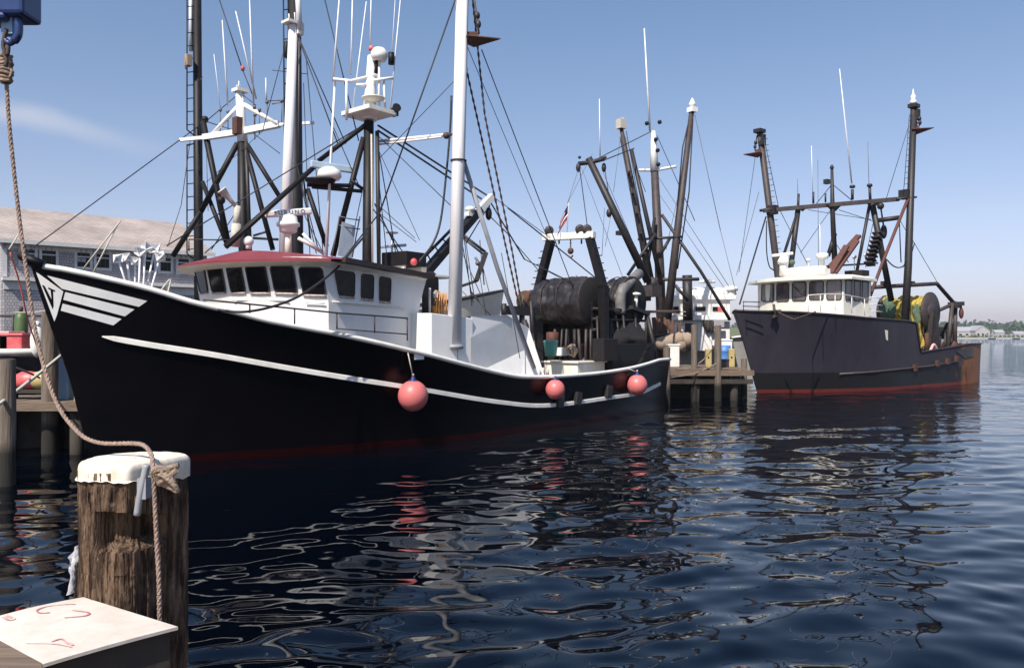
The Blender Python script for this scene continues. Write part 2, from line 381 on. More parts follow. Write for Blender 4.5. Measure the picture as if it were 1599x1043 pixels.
def build(name, mb, material, parent=None, bevel=0.0, label=None):
    me = bpy.data.meshes.new(name)
    me.from_pydata(mb.v, [], mb.f)
    me.polygons.foreach_set('use_smooth', mb.sm)
    me.materials.append(M[material] if isinstance(material, str) else material)
    me.update()
    o = bpy.data.objects.new(name, me)
    col.objects.link(o)
    if parent is not None: o.parent = parent
    if bevel > 0:
        b = o.modifiers.new('bevel', 'BEVEL'); b.width = bevel; b.segments = 2; b.limit_method = 'ANGLE'
    if label: o['label'] = label
    return o

def tag(o, label=None, cat=None, group=None, kind=None):
    if label: o['label'] = label
    if cat: o['category'] = cat
    if group: o['group'] = group
    if kind: o['kind'] = kind
    return o

def thing(name, label, cat, loc=(0, 0, 0), rz=0.0, group=None):
    o = bpy.data.objects.new(name, None); col.objects.link(o)
    o.location = loc; o.rotation_euler = (0, 0, rz); o.empty_display_size = 0.3
    return tag(o, label, cat, group)

def copy_tree(o, parent=None):
    c = o.copy(); col.objects.link(c)
    if parent is not None: c.parent = parent
    for ch in list(o.children): copy_tree(ch, c)
    return c

def lump(c, r, sq=(1, 1, 1), seed=0.0, amp=.3, n=28):
    c = Vector(c); rows = []
    for i in range(n // 2 + 1):
        a = math.pi * i / (n // 2); row = []
        for j in range(n + 1):
            b = 2 * math.pi * j / n; d = Vector((math.sin(a) * math.cos(b), math.sin(a) * math.sin(b), math.cos(a)))
            k = r * (1 + amp * noise.noise(d * 1.7 + Vector((seed, 0, 0))) + amp * .5 * noise.noise(d * 5 + Vector((0, seed, 0))) + amp * .3 * noise.noise(d * 11 + Vector((0, 0, seed))))
            row.append(c + Vector((d.x * sq[0], d.y * sq[1], d.z * sq[2])) * k)
        rows.append(row)
    return MB().grid(rows, True, True)

class Frame:
    """a place in the harbour: origin, x axis = fore-and-aft (aft positive), y = starboard, z up"""
    def __init__(s, o, u):
        s.o = Vector((o[0], o[1], 0)); s.u = Vector((u[0], u[1], 0)).normalized(); s.w = Vector((-s.u.y, s.u.x, 0))
        s.rz = math.atan2(s.u.y, s.u.x)
    def loc(s, p):
        d = Vector(p) - s.o
        return Vector((d.dot(s.u), d.dot(s.w), d.z))
    def ray(s, px, py):
        r = Vector(((px - CXP) / FPX, 1, (CYP - py) / FPX))
        return s.loc((0, 0, CH)), Vector((r.dot(s.u), r.dot(s.w), r.z))
    def P(s, px, py, wv):
        c, r = s.ray(px, py); return c + r * ((wv - c.y) / r.y)
    def U(s, px, py, uv):
        c, r = s.ray(px, py); return c + r * ((uv - c.x) / r.x)
    def D(s, px, py, Y):
        c, r = s.ray(px, py); return c + r * Y
def W(px, py, Y):
    return Vector(((px - CXP) / FPX * Y, Y, CH + (CYP - py) / FPX * Y))

def interp(xs, ys):
    def f(x): return float(np.interp(x, xs, ys))
    return f
def smooth_interp(xs, ys):
    xs = list(xs); ys = list(ys)
    def f(x):
        if x <= xs[0]: return ys[0]
        if x >= xs[-1]: return ys[-1]
        i = max(k for k in range(len(xs)) if xs[k] <= x)
        i = min(i, len(xs) - 2)
        def sl(k):
            if k <= 0: return (ys[1] - ys[0]) / (xs[1] - xs[0])
            if k >= len(xs) - 1: return (ys[-1] - ys[-2]) / (xs[-1] - xs[-2])
            return (ys[k + 1] - ys[k - 1]) / (xs[k + 1] - xs[k - 1])
        h = xs[i + 1] - xs[i]; t = (x - xs[i]) / h
        return ((2 * t**3 - 3 * t**2 + 1) * ys[i] + (t**3 - 2 * t**2 + t) * h * sl(i) + (-2 * t**3 + 3 * t**2) * ys[i + 1] + (t**3 - t**2) * h * sl(i + 1))
    return f

def make_hull(root, F, stem, ustern, sheer, br, bw, material, keel=-1.3, bul=0.9, capmat='white_worn', capr=0.08, ni=72, nj=16, tpow=1.35, closed_deck=None):
    """stem(z): u of the stem; sheer(t), br(t), bw(t): rail height, half breadth at rail and at waterline, t 0 bow .. 1 stern"""
    def pt(t, z, side):
        zs = sheer(t); u0 = stem(z); u = u0 + (ustern - u0) * t
        if z >= 0: b = bw(t) + (br(t) - bw(t)) * min(z / zs, 1) ** 1.35
        else: b = bw(t) * math.sqrt(max(1 - (z / (keel - 0.02)) ** 2, 0)) + 0.01
        return Vector((u, side * (b + 0.02), z))
    T = [(i / ni) ** tpow for i in range(ni + 1)]
    mb = MB(); port = []
    for side in (-1, 1):
        rows = []
        for t in T:
            zs = sheer(t)
            rows.append([pt(t, keel + (zs - keel) * j / nj, side) for j in range(nj + 1)])
        mb.grid(rows, True, flip=(side > 0))
        if side < 0: port = rows
        else:
            mb.grid([[p, q] for p, q in zip(port[-1], rows[-1])], False)     # transom
            mb.grid([[p, q] for p, q in zip(port[0], rows[0])], False, True)  # stem bar
    hull = build('hull', mb, material, root)
    bvh = BVHTree.FromPolygons([Vector(v) for v in mb.v], mb.f)
    # bulwark inside and deck
    inn = MB(); rowsd = []
    for side in (-1, 1):
        rr = []
        for t in T[2:]:
            zs = sheer(t); zd = zs - bul
            a = pt(t, zs, side); b = pt(t, zd, side); k = max(1 - 0.12 / max(abs(a.y), 0.15), 0.1)
            rr.append([Vector((a.x, a.y * k, a.z - 0.01)), Vector((b.x, b.y * k, b.z))])
        inn.grid(rr, True, flip=(side < 0)); rowsd.append(rr)
    build('bulwark_lining', inn, 'white_worn', root)
    dk = MB()
    dk.grid([[a[1], (a[1] + b[1]) / 2 + Vector((0, 0, .05)), b[1]] for a, b in zip(*rowsd)], True)
    build('deck', dk, 'deck', root)
    cap = MB()
    path = [pt(t, sheer(t), -1) for t in T[1:]]; path2 = [pt(t, sheer(t), 1) for t in T[1:]]
    cap.tube(list(reversed(path)) + [pt(0, sheer(0), 0)] + path2, capr, 8)
    build('rail_cap', cap, capmat, root)
    return hull, bvh, pt

def hit(F, bvh, px, py, off=0.004):
    c, r = F.ray(px, py)
    p, n, i, d = bvh.ray_cast(c, r.normalized())
    if p is None: return None
    if n.dot(r) > 0: n = -n
    return p + n * off

def rrect(q, rad=0.14, k=4):
    """outline of a rounded quad given by 4 image corners (tl, tr, br, bl)"""
    out = []
    def bil(a, b):
        return ((q[0][0] * (1 - a) + q[1][0] * a) * (1 - b) + (q[3][0] * (1 - a) + q[2][0] * a) * b,
                (q[0][1] * (1 - a) + q[1][1] * a) * (1 - b) + (q[3][1] * (1 - a) + q[2][1] * a) * b)
    for cx, cy, a0 in ((rad, rad, 180), (1 - rad, rad, 270), (1 - rad, 1 - rad, 0), (rad, 1 - rad, 90)):
        for i in range(k + 1):
            a = R(a0 + 90 * i / k); out.append(bil(cx + rad * math.cos(a), cy + rad * math.sin(a)))
    return out

def on_surface(F, bvh, outline, off):
    pts = [hit(F, bvh, x, y, off) for x, y in outline]
    return [p for p in pts if p is not None]

def painted(F, bvh, quad, off=0.005, nx=16, ny=3):
    """a painted patch laid on a hull between four image corners (tl, tr, br, bl)"""
    rows = []
    for j in range(ny + 1):
        b = j / ny; row = []
        for i in range(nx + 1):
            a = i / nx
            x = (quad[0][0] * (1 - a) + quad[1][0] * a) * (1 - b) + (quad[3][0] * (1 - a) + quad[2][0] * a) * b
            y = (quad[0][1] * (1 - a) + quad[1][1] * a) * (1 - b) + (quad[3][1] * (1 - a) + quad[2][1] * a) * b
            p = hit(F, bvh, x, y, off)
            if p is None: p = row[-1] if row else (rows[-1][i] if rows else None)
            if p is None: return None
            row.append(p)
        rows.append(row)
    return MB().grid(rows, True)

def window(F, bvh, quad, parent, glass='glass', rad=0.14, frame=0.018):
    pts = on_surface(F, bvh, rrect(quad, rad), 0.012)
    c = sum(pts, Vector()) / len(pts)
    # best-fit plane keeps the pane flat
    nrm = Vector()
    for i in range(len(pts)): nrm += (pts[i] - c).cross(pts[(i + 1) % len(pts)] - c)
    nrm.normalize()
    pp = [p - nrm * (p - c).dot(nrm) for p in pts]
    cr, rr = F.ray(*quad[0])
    if nrm.dot(rr) > 0: nrm = -nrm
    lift = max([(p - c).dot(nrm) for p in pts] + [0]) + 0.004
    pp = [p + nrm * lift for p in pp]
    mb = MB().prism(pp, -nrm * (lift + 0.03))
    wd = build('window', mb, glass, parent)
    build('window_frame', MB().tube(pp, frame, 6, closed=True), 'gasket', wd)
    return wd

def strand_rope(pts, r, pitch=None, n=6, res=0.012):
    """three laid strands along a path"""
    pts = [Vector(p) for p in pts]
    P = [pts[0]]; 
    L = [0.0]
    for a, b in zip(pts, pts[1:]): L.append(L[-1] + (b - a).length)
    N = max(int(L[-1] / res), 8)
    xs = np.linspace(0, L[-1], N)
    P = [Vector((float(np.interp(x, L, [p.x for p in pts])), float(np.interp(x, L, [p.y for p in pts])), float(np.interp(x, L, [p.z for p in pts])))) for x in xs]
    fr = frames(P); pitch = pitch or r * 7; mb = MB()
    for k in range(3):
        path = []
        for p, (t, x, y), d in zip(P, fr, xs):
            a = 2 * math.pi * (d / pitch + k / 3)
            path.append(p + (x * math.cos(a) + y * math.sin(a)) * r * 0.48)
        mb.tube(path, r * 0.56, n)
    return mb

def chain_path(p, q, r, step=0.11):
    p, q = Vector(p), Vector(q); n = max(int((q - p).length / step), 4)
    pts = [p.lerp(q, i / n) for i in range(n + 1)]
    return MB().tube(pts, [r if i % 2 else r * 0.45 for i in range(n + 1)], 6)

def wires(F, root, lst, name='stay_wire', material='wire'):
    for it in lst:
        a, b, r = it[0], it[1], it[2]
        p = F.P(*a); q = F.P(*b); s = it[3] if len(it) > 3 else 0
        build(name, MB().tube(sag(p, q, s) if s else [p, q], r, 6), material, root)

def ladder(F, root, x_of_y, y0, y1, wv, dx, step=20, name='ladder', material='black', r=.022):
    mb = MB(); y = y0
    a = [F.P(x_of_y(yy), yy, wv) for yy in (y0, y1)]
    mb.tube(a, r, 6)
    while y < y1:
        mb.tube([F.P(x_of_y(y), y, wv), F.P(x_of_y(y) + dx, y - 1, wv)], r * .8, 5); y += step
    return build(name, mb, material, root)
# ------------------------------------------------------------------ water
def make_water():
    rs = np.random.RandomState(5)
    fh = FPX * CH
    # ring radii: about one row per image row near, wider far away
    ys = np.concatenate([np.arange(1500, 560, -6.0), np.arange(560, 120, -1.0), np.arange(120, 24, -0.5), np.arange(24, 3.0, -0.75), [2.2, 1.5, 1, .7, .45]])
    d = fh / ys
    ang = np.concatenate([np.linspace(-R(36), R(36), 1000), np.linspace(R(36), R(324), 181)[1:]])[:-1]
    A, D = np.meshgrid(ang, d)
    X = D * np.sin(A); Y = D * np.cos(A)
    spacing = np.gradient(d)[:, None]
    wx = 0.35 * np.sin(0.55 * X + 0.31 * Y + 1.0) + 0.25 * np.sin(-0.4 * X + 0.83 * Y + 4.0)
    wy = 0.35 * np.sin(0.47 * X - 0.62 * Y + 2.0) + 0.25 * np.sin(0.9 * X + 0.2 * Y + 5.1)
    Z = np.zeros_like(X)
    comps = []
    for i in range(84):
        lam = 0.32 * (9.0 ** rs.rand())            # 0.24 .. 2.6 m
        th = R(96) + rs.randn() * R(33)
        slope = 0.0122 * (0.95 if lam > 1.2 else 1.0) * (0.6 + 0.8 * rs.rand())
        comps.append((lam, th, slope, rs.rand() * 6.283))
    gust = 0.75 + 0.35 * np.sin(0.21 * X + 0.13 * Y + .5) * np.sin(0.17 * Y - 0.11 * X + 1.3)
    for lam, th, slope, ph in comps:
        k = 2 * math.pi / lam
        fade = np.clip((lam / np.maximum(spacing, 1e-3) - 2.6) / 3.0, 0, 1)
        Z += fade * (slope / k) * np.sin(k * (math.cos(th) * (X + .6 * wx) + math.sin(th) * (Y + .6 * wy)) + ph)
    Z *= gust
    Z *= np.clip((9000 - D) / 9000, 0, 1)
    nr, nc = X.shape
    co = np.stack([X, Y, Z], -1).reshape(-1, 3)
    i, j = np.meshgrid(np.arange(nr - 1), np.arange(nc), indexing='ij')
    j2 = (j + 1) % nc
    q = np.stack([i * nc + j, i * nc + j2, (i + 1) * nc + j2, (i + 1) * nc + j], -1).reshape(-1, 4)[:, ::-1]
    q = np.ascontiguousarray(q)
    cen = len(co); co = np.vstack([co, [[0, 0, 0]]])
    jj = np.arange(nc)
    tri = np.stack([np.full(nc, cen), (jj + 1) % nc, jj], -1)
    me = bpy.data.meshes.new('water')
    nv, nq, ntg = len(co), len(q), len(tri)
    me.vertices.add(nv); me.vertices.foreach_set('co', co.astype(np.float32).ravel())
    loops = np.concatenate([q.ravel(), tri.ravel()]).astype(np.int32)
    me.loops.add(len(loops)); me.loops.foreach_set('vertex_index', loops)
    me.polygons.add(nq + ntg)
    st = np.concatenate([np.arange(nq) * 4, nq * 4 + np.arange(ntg) * 3]).astype(np.int32)
    me.polygons.foreach_set('loop_start', st)
    me.polygons.foreach_set('use_smooth', np.ones(nq + ntg, bool))
    me.update(calc_edges=True); me.validate()
    m = bpy.data.materials.new('harbour_water'); m.use_nodes = True
    t = m.node_tree; b = t.nodes['Principled BSDF']
    b.inputs['Base Color'].default_value = (0.0003, 0.0012, 0.0034, 1)
    b.inputs['Roughness'].default_value = 0.02
    b.inputs['IOR'].default_value = 1.34; b.inputs['Specular Tint'].default_value = (0.80, 0.92, 1.0, 1)
    tcn = t.nodes.new('ShaderNodeTexCoord')
    n1 = t.nodes.new('ShaderNodeTexNoise'); n1.inputs['Scale'].default_value = 5.0; n1.inputs['Detail'].default_value = 2
    mp = t.nodes.new('ShaderNodeMapping'); mp.inputs['Scale'].default_value = (0.55, 1, 1)
    t.links.new(tcn.outputs['Object'], mp.inputs[0]); t.links.new(mp.outputs[0], n1.inputs['Vector'])
    b1 = t.nodes.new('ShaderNodeBump'); b1.inputs['Distance'].default_value = 0.02; b1.inputs['Strength'].default_value = 0.05
    t.links.new(n1.outputs[0], b1.inputs['Height'])
    # open water beyond the boats is ruffled by the wind
    n2 = t.nodes.new('ShaderNodeTexNoise'); n2.inputs['Scale'].default_value = 0.9; n2.inputs['Detail'].default_value = 4
    t.links.new(mp.outputs[0], n2.inputs['Vector'])
    ln = t.nodes.new('ShaderNodeVectorMath'); ln.operation = 'LENGTH'; t.links.new(tcn.outputs['Object'], ln.inputs[0])
    mr = t.nodes.new('ShaderNodeMapRange'); mr.inputs[1].default_value = 18; mr.inputs[2].default_value = 70; mr.inputs[3].default_value = 0.0; mr.inputs[4].default_value = 0.85
    t.links.new(ln.outputs['Value'], mr.inputs[0])
    b2 = t.nodes.new('ShaderNodeBump'); b2.inputs['Distance'].default_value = 0.32
    t.links.new(mr.outputs[0], b2.inputs['Strength']); t.links.new(n2.outputs[0], b2.inputs['Height'])
    t.links.new(b1.outputs[0], b2.inputs['Normal']); t.links.new(b2.outputs[0], b.inputs['Normal'])
    me.materials.append(m)
    o = bpy.data.objects.new('water', me); col.objects.link(o)
    o['kind'] = 'structure'
make_water()
# ------------------------------------------------------------------ the near trawler
A = Frame((-9.15, 17.6), (0.648, 0.761))
def trawler_near():
    F = A
    root = thing('trawler', 'glossy black trawler with a red wheelhouse roof and white winged stripes on its bow', 'trawler', F.o, F.rz)
    stem = smooth_interp([-1.3, 0, 0.9, 2.0, 2.9, 3.7, 4.6], [1.2, 0, -.28, -.55, -.85, -1.1, -1.36])
    US = 20.4
    br = lambda t: 3.3 * (1 - (1 - min(t / 0.40, 1)) ** 2.3) - (0.55 * max(0, (t - 0.72) / 0.28) ** 2)
    bw = lambda t: 3.12 * (1 - (1 - min(t / 0.50, 1)) ** 1.75) - (0.6 * max(0, (t - 0.72) / 0.28) ** 2)
    # sheer from the line of the white rail
    rail = [(60, 414), (100, 421), (170, 436), (235, 452), (300, 472), (360, 486), (418, 501), (470, 511), (523, 521), (601, 538), (638, 547), (665, 553), (710, 565), (769, 580), (811, 588), (862, 588), (930, 583), (987, 574), (1029, 562)]
    xs, zs = [0], [4.5]
    for px, py in rail:
        t = 0.3
        for _ in range(40):
            p = F.P(px, py, -br(t)); u0 = stem(p.z); t = 0.5 * t + 0.5 * min(max((p.x - u0) / (US - u0), 0.004), 1)
        if t > xs[-1] + 0.004: xs.append(t); zs.append(p.z)
    sheer = smooth_interp(xs, zs)
    hull, bvh, pt = make_hull(root, F, stem, US, sheer, br, bw, 'hull_black', bul=0.75, capmat='white_worn', capr=0.062)
    # rub rail
    ln = [(160, 525), (235, 538), (320, 551), (400, 565), (480, 579), (565, 593), (650, 606), (740, 622), (790, 629), (830, 633), (868, 632), (910, 627), (950, 621), (985, 616), (1000, 613), (1020, 604), (1030, 599)]
    pts = [hit(F, bvh, x, y, 0.0) for x, y in ln]; pts = catmull([p for p in pts if p], 4)
    rr = MB()
    nrm = [Vector((0, -1, 0))] * len(pts)
    rows = []
    for i, p in enumerate(pts):
        tpr = min(1, i / 1.3 + .12); q, n, _, _ = bvh.find_nearest(p); n = n if n.y < 0 else -n
        h = 0.066 * tpr; up = Vector((0, 0, 1))
        rows.append([q - n * .02 + up * h, q + n * 0.05 + up * h * .8, q + n * 0.05 - up * h * .8, q - n * .02 - up * h])
    rr.grid(rows, False); rr.f += [tuple(range(4)), tuple(len(rr.v) - 4 + k for k in (3, 2, 1, 0))]; rr.sm += [False, False]
    build('rub_rail', rr, 'white_worn', root)
    # winged emblem on the bow
    pan = painted(F, bvh, [(56, 424), (99, 455), (89, 492), (85, 502)], .006, 10, 10)
    if pan:
        e = build('bow_emblem', pan, 'white', root)
        for q in ([(65.5, 444.5), (70, 446.5), (83.5, 473), (82.5, 483)], [(79, 450.5), (83, 452.5), (83.8, 480), (81.5, 476)], [(75.5, 448.5), (86.5, 453.5), (86, 455.5), (75.5, 451)]):
            l = painted(F, bvh, q, .010, 4, 4)
            if l: build('letter_stroke', l, 'hull_black', e)
    for q in ([(73, 430), (230, 470), (217, 479), (97, 451)], [(102, 456), (210, 483), (195, 494), (99, 468)], [(98, 474), (190, 498), (177, 508), (95, 485)]):
        s = painted(F, bvh, q, .006, 24, 4)
        if s: build('bow_stripe', s, 'white', root)
    # black sleeve over the stem head
    build('stem_head', MB().tube([pt(0.008, sheer(0.008), -1) + Vector((0, 0, .02)), pt(0, sheer(0), 0) + Vector((-.12, 0, .04)), pt(0.008, sheer(0.008), 1) + Vector((0, 0, .02))], 0.10, 8), 'black', root)
    for x, y in ((872, 627), (900, 623), (948, 612)):
        p = hit(F, bvh, x, y, 0.03)
        if p: build('scupper_shield', MB().box(p + Vector((0, -.03, .02)), (.30, .14, .42), 0, 0.15), 'black_worn', root, bevel=.02)
    p = hit(F, bvh, 654, 556, .01)
    build('number_plate', MB().box(p, (.32, .03, .17)), 'white', root)

    # ---------------- wheelhouse
    HW = 2.8
    cor = F.P(513, 470, -HW)
    uc = cor.x; zlo = 2.9; ztop = F.P(506, 417, -HW).z + 0.02; sg = 1.15
    zsill = F.P(513, 472, -HW).z
    NA = 36
    def front(k, z, off=0.0):
        s = -1 + 2 * k / NA
        rake = max(0, z - zsill) / (ztop - zsill)
        y = s * (HW + off); 
        return Vector((uc - (sg + off) * (1 - abs(s) ** 2.2) - 0.16 * rake - off * 0.2, y, z))
    aft = F.P(655, 480, -2.35); aftt = F.P(664, 440, -2.35)
    wh = MB()
    zr = [zlo, zsill - .02, zsill, (zsill + ztop) / 2, ztop, ztop + .22]
    wh.grid([[front(k, z) for k in range(NA + 1)] for z in zr], False)
    def side(sgn):
        rows = []
        for i, z in enumerate(zr):
            f = front(0 if sgn < 0 else NA, z)
            a = aft.x + (aftt.x - aft.x) * (z - aft.z) / (aftt.z - aft.z); za = min(z, 4.45) if i else 2.15
            rows.append([Vector((f.x + (a - f.x) * q, f.y + (sgn * 2.35 - f.y) * q, z + (za - z) * q)) for q in (0, .25, .5, .75, 1)])
        return rows
    L = side(-1); Rr = side(1)
    wh.grid(L, False, True); wh.grid(Rr, False)
    wh.grid([[l[-1], r_[-1]] for l, r_ in zip(L, Rr)], False, True)
    H = build('wheelhouse', wh, 'white', root)
    hb = BVHTree.FromPolygons([Vector(v) for v in wh.v], wh.f)
    for q in ([(305.5, 419), (320, 417.5), (326, 456), (314, 458)], [(324.5, 417), (346.5, 416), (354, 456), (332.5, 457)], [(354, 415.5), (376.5, 415), (384.5, 456), (362, 457)],
              [(383.5, 415), (414, 414.5), (422.5, 457), (391.5, 457)], [(422, 415.5), (458, 416), (465, 458), (430, 457)], [(466, 417.5), (503, 418), (510, 461), (474, 460)],
              [(522, 422), (553.5, 426), (552.5, 464), (529, 462)], [(564.5, 428), (583, 430.5), (582, 468), (563.5, 466)], [(592.5, 432), (610, 435), (608.5, 471.5), (592, 470)]):
        window(F, hb, q, H)
    for q in ([(314, 458), (326, 456)], [(332.5, 457), (354, 456)], [(362, 457), (384.5, 456)], [(391.5, 457), (422.5, 457)], [(430, 457), (465, 458)], [(474, 460), (510, 461)], [(529, 462), (552.5, 464)], [(563.5, 466), (582, 468)], [(592, 470), (608.5, 471.5)]):
        a_, b_ = hit(F, hb, q[0][0], q[0][1] + 1.2, .02), hit(F, hb, q[1][0], q[1][1] + 1.2, .02)
        if a_ and b_: build('window_sill', MB().tube([a_, a_.lerp(b_, .5) + Vector((-.01, -.02, 0)), b_], .026, 6), 'sill', H)
    # roof: soffit, red sloping front, flat top falling aft
    ez = F.P(512, 405, -HW - .25).z
    rf = MB(); K = range(NA + 1)
    so = [front(k, ztop) for k in K]
    e0 = [front(k, ztop, .42) for k in K]
    for k in K: e0[k].z = ez - .06
    e1 = [p + Vector((0, 0, .06)) for p in e0]
    def ridge(k):
        s = -1 + 2 * k / NA; p = front(k, 0, .42)
        return Vector((p.x + 1.0, p.y * .93, ez + .06 + .30 * (1 - abs(s) ** 1.6)))
    e2 = [ridge(k) for k in K]
    build('roof_soffit', MB().grid([so, e0], True), 'cream', H)
    rf.grid([e0, e1], False); rf.grid([e1, e2], True)
    ab = [Vector((aftt.x + .12, 2.42 * (-1 + 2 * k / NA), 4.52 + .12 * (1 - abs(-1 + 2 * k / NA) ** 2))) for k in K]
    rf.grid([e2, ab], True)
    build('roof', rf, 'red_roof', H)
    for sgn, k in ((-1, 0), (1, NA)):
        a, b = e1[k], ab[k]
        build('roof_edge', MB().beam(a + Vector((.35, sgn * .02, 0)), b + Vector((.1, sgn * .02, 0)), .12, .12), 'brown_trim', H)
        build('eave_panel', MB().add([front(k, ztop) , e0[k], b - Vector((.1, 0, .07)), Vector((aftt.x, sgn * 2.35, 4.4))], [(0, 1, 2, 3)] if sgn < 0 else [(3, 2, 1, 0)]), 'white', H)
    # hand rails along the house
    hr = MB()
    a = [F.P(x, y, -3.08) for x, y in ((318, 468), (380, 474), (460, 482), (530, 489), (600, 494), (636, 497))]
    hr.tube(a, .022, 6)
    for x, y0, y1 in ((390, 475, 489), (460, 482, 506), (526, 489, 514), (585, 493, 520), (636, 497, 532)):
        hr.tube([F.P(x, y0, -3.08), F.P(x, y1, -3.08)], .018, 6)
    hr.tube([F.P(526, 513, -3.08), F.P(585, 518, -3.08), F.P(636, 522, -3.08)], .018, 6)
    build('hand_rail', hr, 'brown_steel', root)
    gr = MB()
    for x0, y0, x1, y1 in ((300, 467, 360, 468), (358, 468, 452, 469), (470, 472, 508, 474)):
        p, q = hit(F, hb, x0 + 8, y0, .06), hit(F, hb, x1, y1, .06)
        if p and q: gr.tube([p, q], .02, 6)
    g1 = [hit(F, hb, x, y, .05) for x, y in ((517, 471), (560, 475), (600, 478), (630, 481))]
    if all(g1): gr.tube(g1, .02, 6)
    build('grab_rail', gr, 'white_worn', H)
    # white casing amidships and the plate that runs aft from it
    c0 = F.P(680, 489, -3.16); z0 = 2.26
    u0 = c0.x - .15; u1 = F.P(737, 494, -3.16).x; zt = c0.z
    cs = MB()
    cs.add([(u0, -3.16, z0), (u0, -3.16, zt), (u0, -2.1, zt + .02), (u0, -2.1, z0), (u1, -3.2, z0 - .28), (u1, -3.2, zt - .12), (u1, -2.1, zt - .1), (u1, -2.1, z0 - .3)],
           [(3, 2, 1, 0), (0, 1, 5, 4), (1, 2, 6, 5), (4, 5, 6, 7)])
    build('casing', cs, 'white', root, bevel=.02)
    def on(x, y, wv): return F.P(x, y, wv)
    b1 = F.P(735, 586, -3.22); b2 = F.P(735, 527, -3.22); t1 = F.P(735, 494, -3.12)
    a1 = F.P(770, 507, -3.02); a2 = F.P(800, 497, -2.85); a3 = F.P(826, 512, -2.72); a4 = F.P(820, 546, -2.75); a5 = F.P(792, 492, -2.95)  # recessed points tilt the facets into shade in place of a cast shadow
    r1 = F.P(812, 600, -3.22); r2 = F.P(852, 592, -3.2); r0 = F.P(770, 592, -3.22)
    sh = MB()
    V = [b1, b2, t1, a1, a2, a3, a4, a5, r1, r2, r0]
    sh.add(V, [(0, 1, 3, 4, 5, 6), (1, 2, 7, 4, 3), (0, 6, 10), (10, 6, 8), (8, 6, 9), (6, 5, 9)])
    inn = [v + Vector((0, .12, 0)) for v in V]
    sh.add(inn, [(6, 5, 4, 3, 1, 0), (3, 4, 7, 2, 1), (10, 6, 0), (8, 6, 10), (9, 6, 8), (9, 5, 6)])
    n = len(V)
    o = len(sh.v) - 2 * n
    for i, j in ((2, 7), (7, 4), (4, 5), (5, 9)): sh.f.append((o + i, o + j, o + n + j, o + n + i)); sh.sm.append(False)
    build('bulwark_plate', sh, 'white', root)

    # ---------------- main mast with its white head
    mt = MB(); base = F.P(572, 420, 0); base.z = 1.5
    mt.tube([base, F.P(576, 190, 0)], [.16, .145], 14)
    ms = build('mast', mt, 'black', root)
    build('conduit', MB().tube([F.P(592, 440, -.35), F.P(589, 205, -.3)], .06, 8), 'black_worn', ms)
    build('conduit', MB().tube([F.P(582, 440, -.32), F.P(580, 210, -.3)], .028, 6), 'rope_pale', ms)
    hd = build('mast_head', MB().tube([F.P(577, 188, 0), F.P(578, 150, 0), F.P(580, 88, 0)], [.22, .17, .11], 14), 'white', ms)
    pl = MB(); c = F.P(576, 180, 0); pl.box(c, (1.0, 1.25, .05)); 
    for dx, dy, sx, sy in ((0, .62, 1.0, .03), (0, -.62, 1.0, .03), (.5, 0, .03, 1.25), (-.5, 0, .03, 1.25)): pl.box(c + Vector((dx, dy, .05)), (sx, sy, .12))
    build('platform', pl, 'white_worn', hd)
    build('satellite_dome', MB().lathe([(.05, -.2), (.2, -.19), (.25, -.06), (.24, .05), (.16, .16), (.02, .2)], F.P(592, 85, -.25)), 'radar', hd)
    build('dome_arm', MB().tube([F.P(592, 92, -.25), F.P(592, 178, -.25)], .04, 6), 'white', hd)
    build('shallow_dish', MB().lathe([(.02, -.08), (.33, .0), (.34, .04), (.02, .06)], F.P(583, 155, -.3)), 'cream', hd)
    yb = MB(); yb.tube([F.P(520, 124, .55), F.P(548, 127, .3), F.P(590, 117, -.2)], .05, 6); yb.tube([F.P(583, 126, -.2), F.P(613, 122, -.5)], .045, 6)
    yb.tube([F.P(556, 133, .2), F.P(572, 133, 0)], .05, 6); yb.tube([F.P(599, 122, -.3), F.P(602, 178, -.35)], .035, 6); yb.tube([F.P(541, 126, .3), F.P(541, 188, .3)], .035, 6)
    build('yard', yb, 'white', hd)
    build('camera', MB().box(F.P(614, 176, -.5), (.22, .22, .2)).lathe([(.1, 0), (.13, .16)], F.P(617, 172, -.55), (-.4, -1, .25)), 'black', hd)
    build('lamp', MB().lathe([(.09, 0), (.09, .34), (.03, .36)], F.P(611, 101, -.5)), 'black', hd)
    build('lamp', MB().lathe([(.07, 0), (.09, .06), (.07, .14), (.02, .16)], F.P(580, 80, -.1)), 'red_tote', hd)
    build('lamp', MB().lathe([(.05, 0), (.05, .36), (.02, .38)], F.P(588, 114, -.2)), 'black', hd)
    for a, b, r in (((520, 128, .55), (532, -30, .5), .03), ((548, 118, .3), (551, -30, .3), .028), ((549, 185, .3), (572, 3, .2), .022), ((578, 80, .05), (580, -30, .05), .022), ((611, 95, -.5), (619, -30, -.5), .012), ((609, 175, -.5), (628, -30, -.5), .022)):
        build('whip_antenna', MB().tube([F.P(*a), F.P(*b)], [r, r * .6], 6), 'whip', hd)
    build('whip_antenna', MB().tube([F.P(509, 404, .5), F.P(519, 200, .6), F.P(523, 128, .6)], [.05, .035, .03], 6), 'whip', H)
    # mast struts
    st = MB()
    for a, b, r in (((570, 196, 0), (497, 252, .9), .07), ((568, 215, .05), (520, 400, .8), .085), ((548, 290, .1), (480, 289, 1.1), .06), ((566, 299, .0), (487, 292, .9), .055), ((548, 282, .1), (566, 295, 0), .05)):
        st.tube([F.P(*a), F.P(*b)], r, 8)
    build('mast_strut', st, 'black', ms)
    rs = build('radar_shelf', MB().lathe([(.1, -.1), (.42, 0), (.44, .06), (.02, .07)], F.P(500, 284, .7)), 'black', ms)
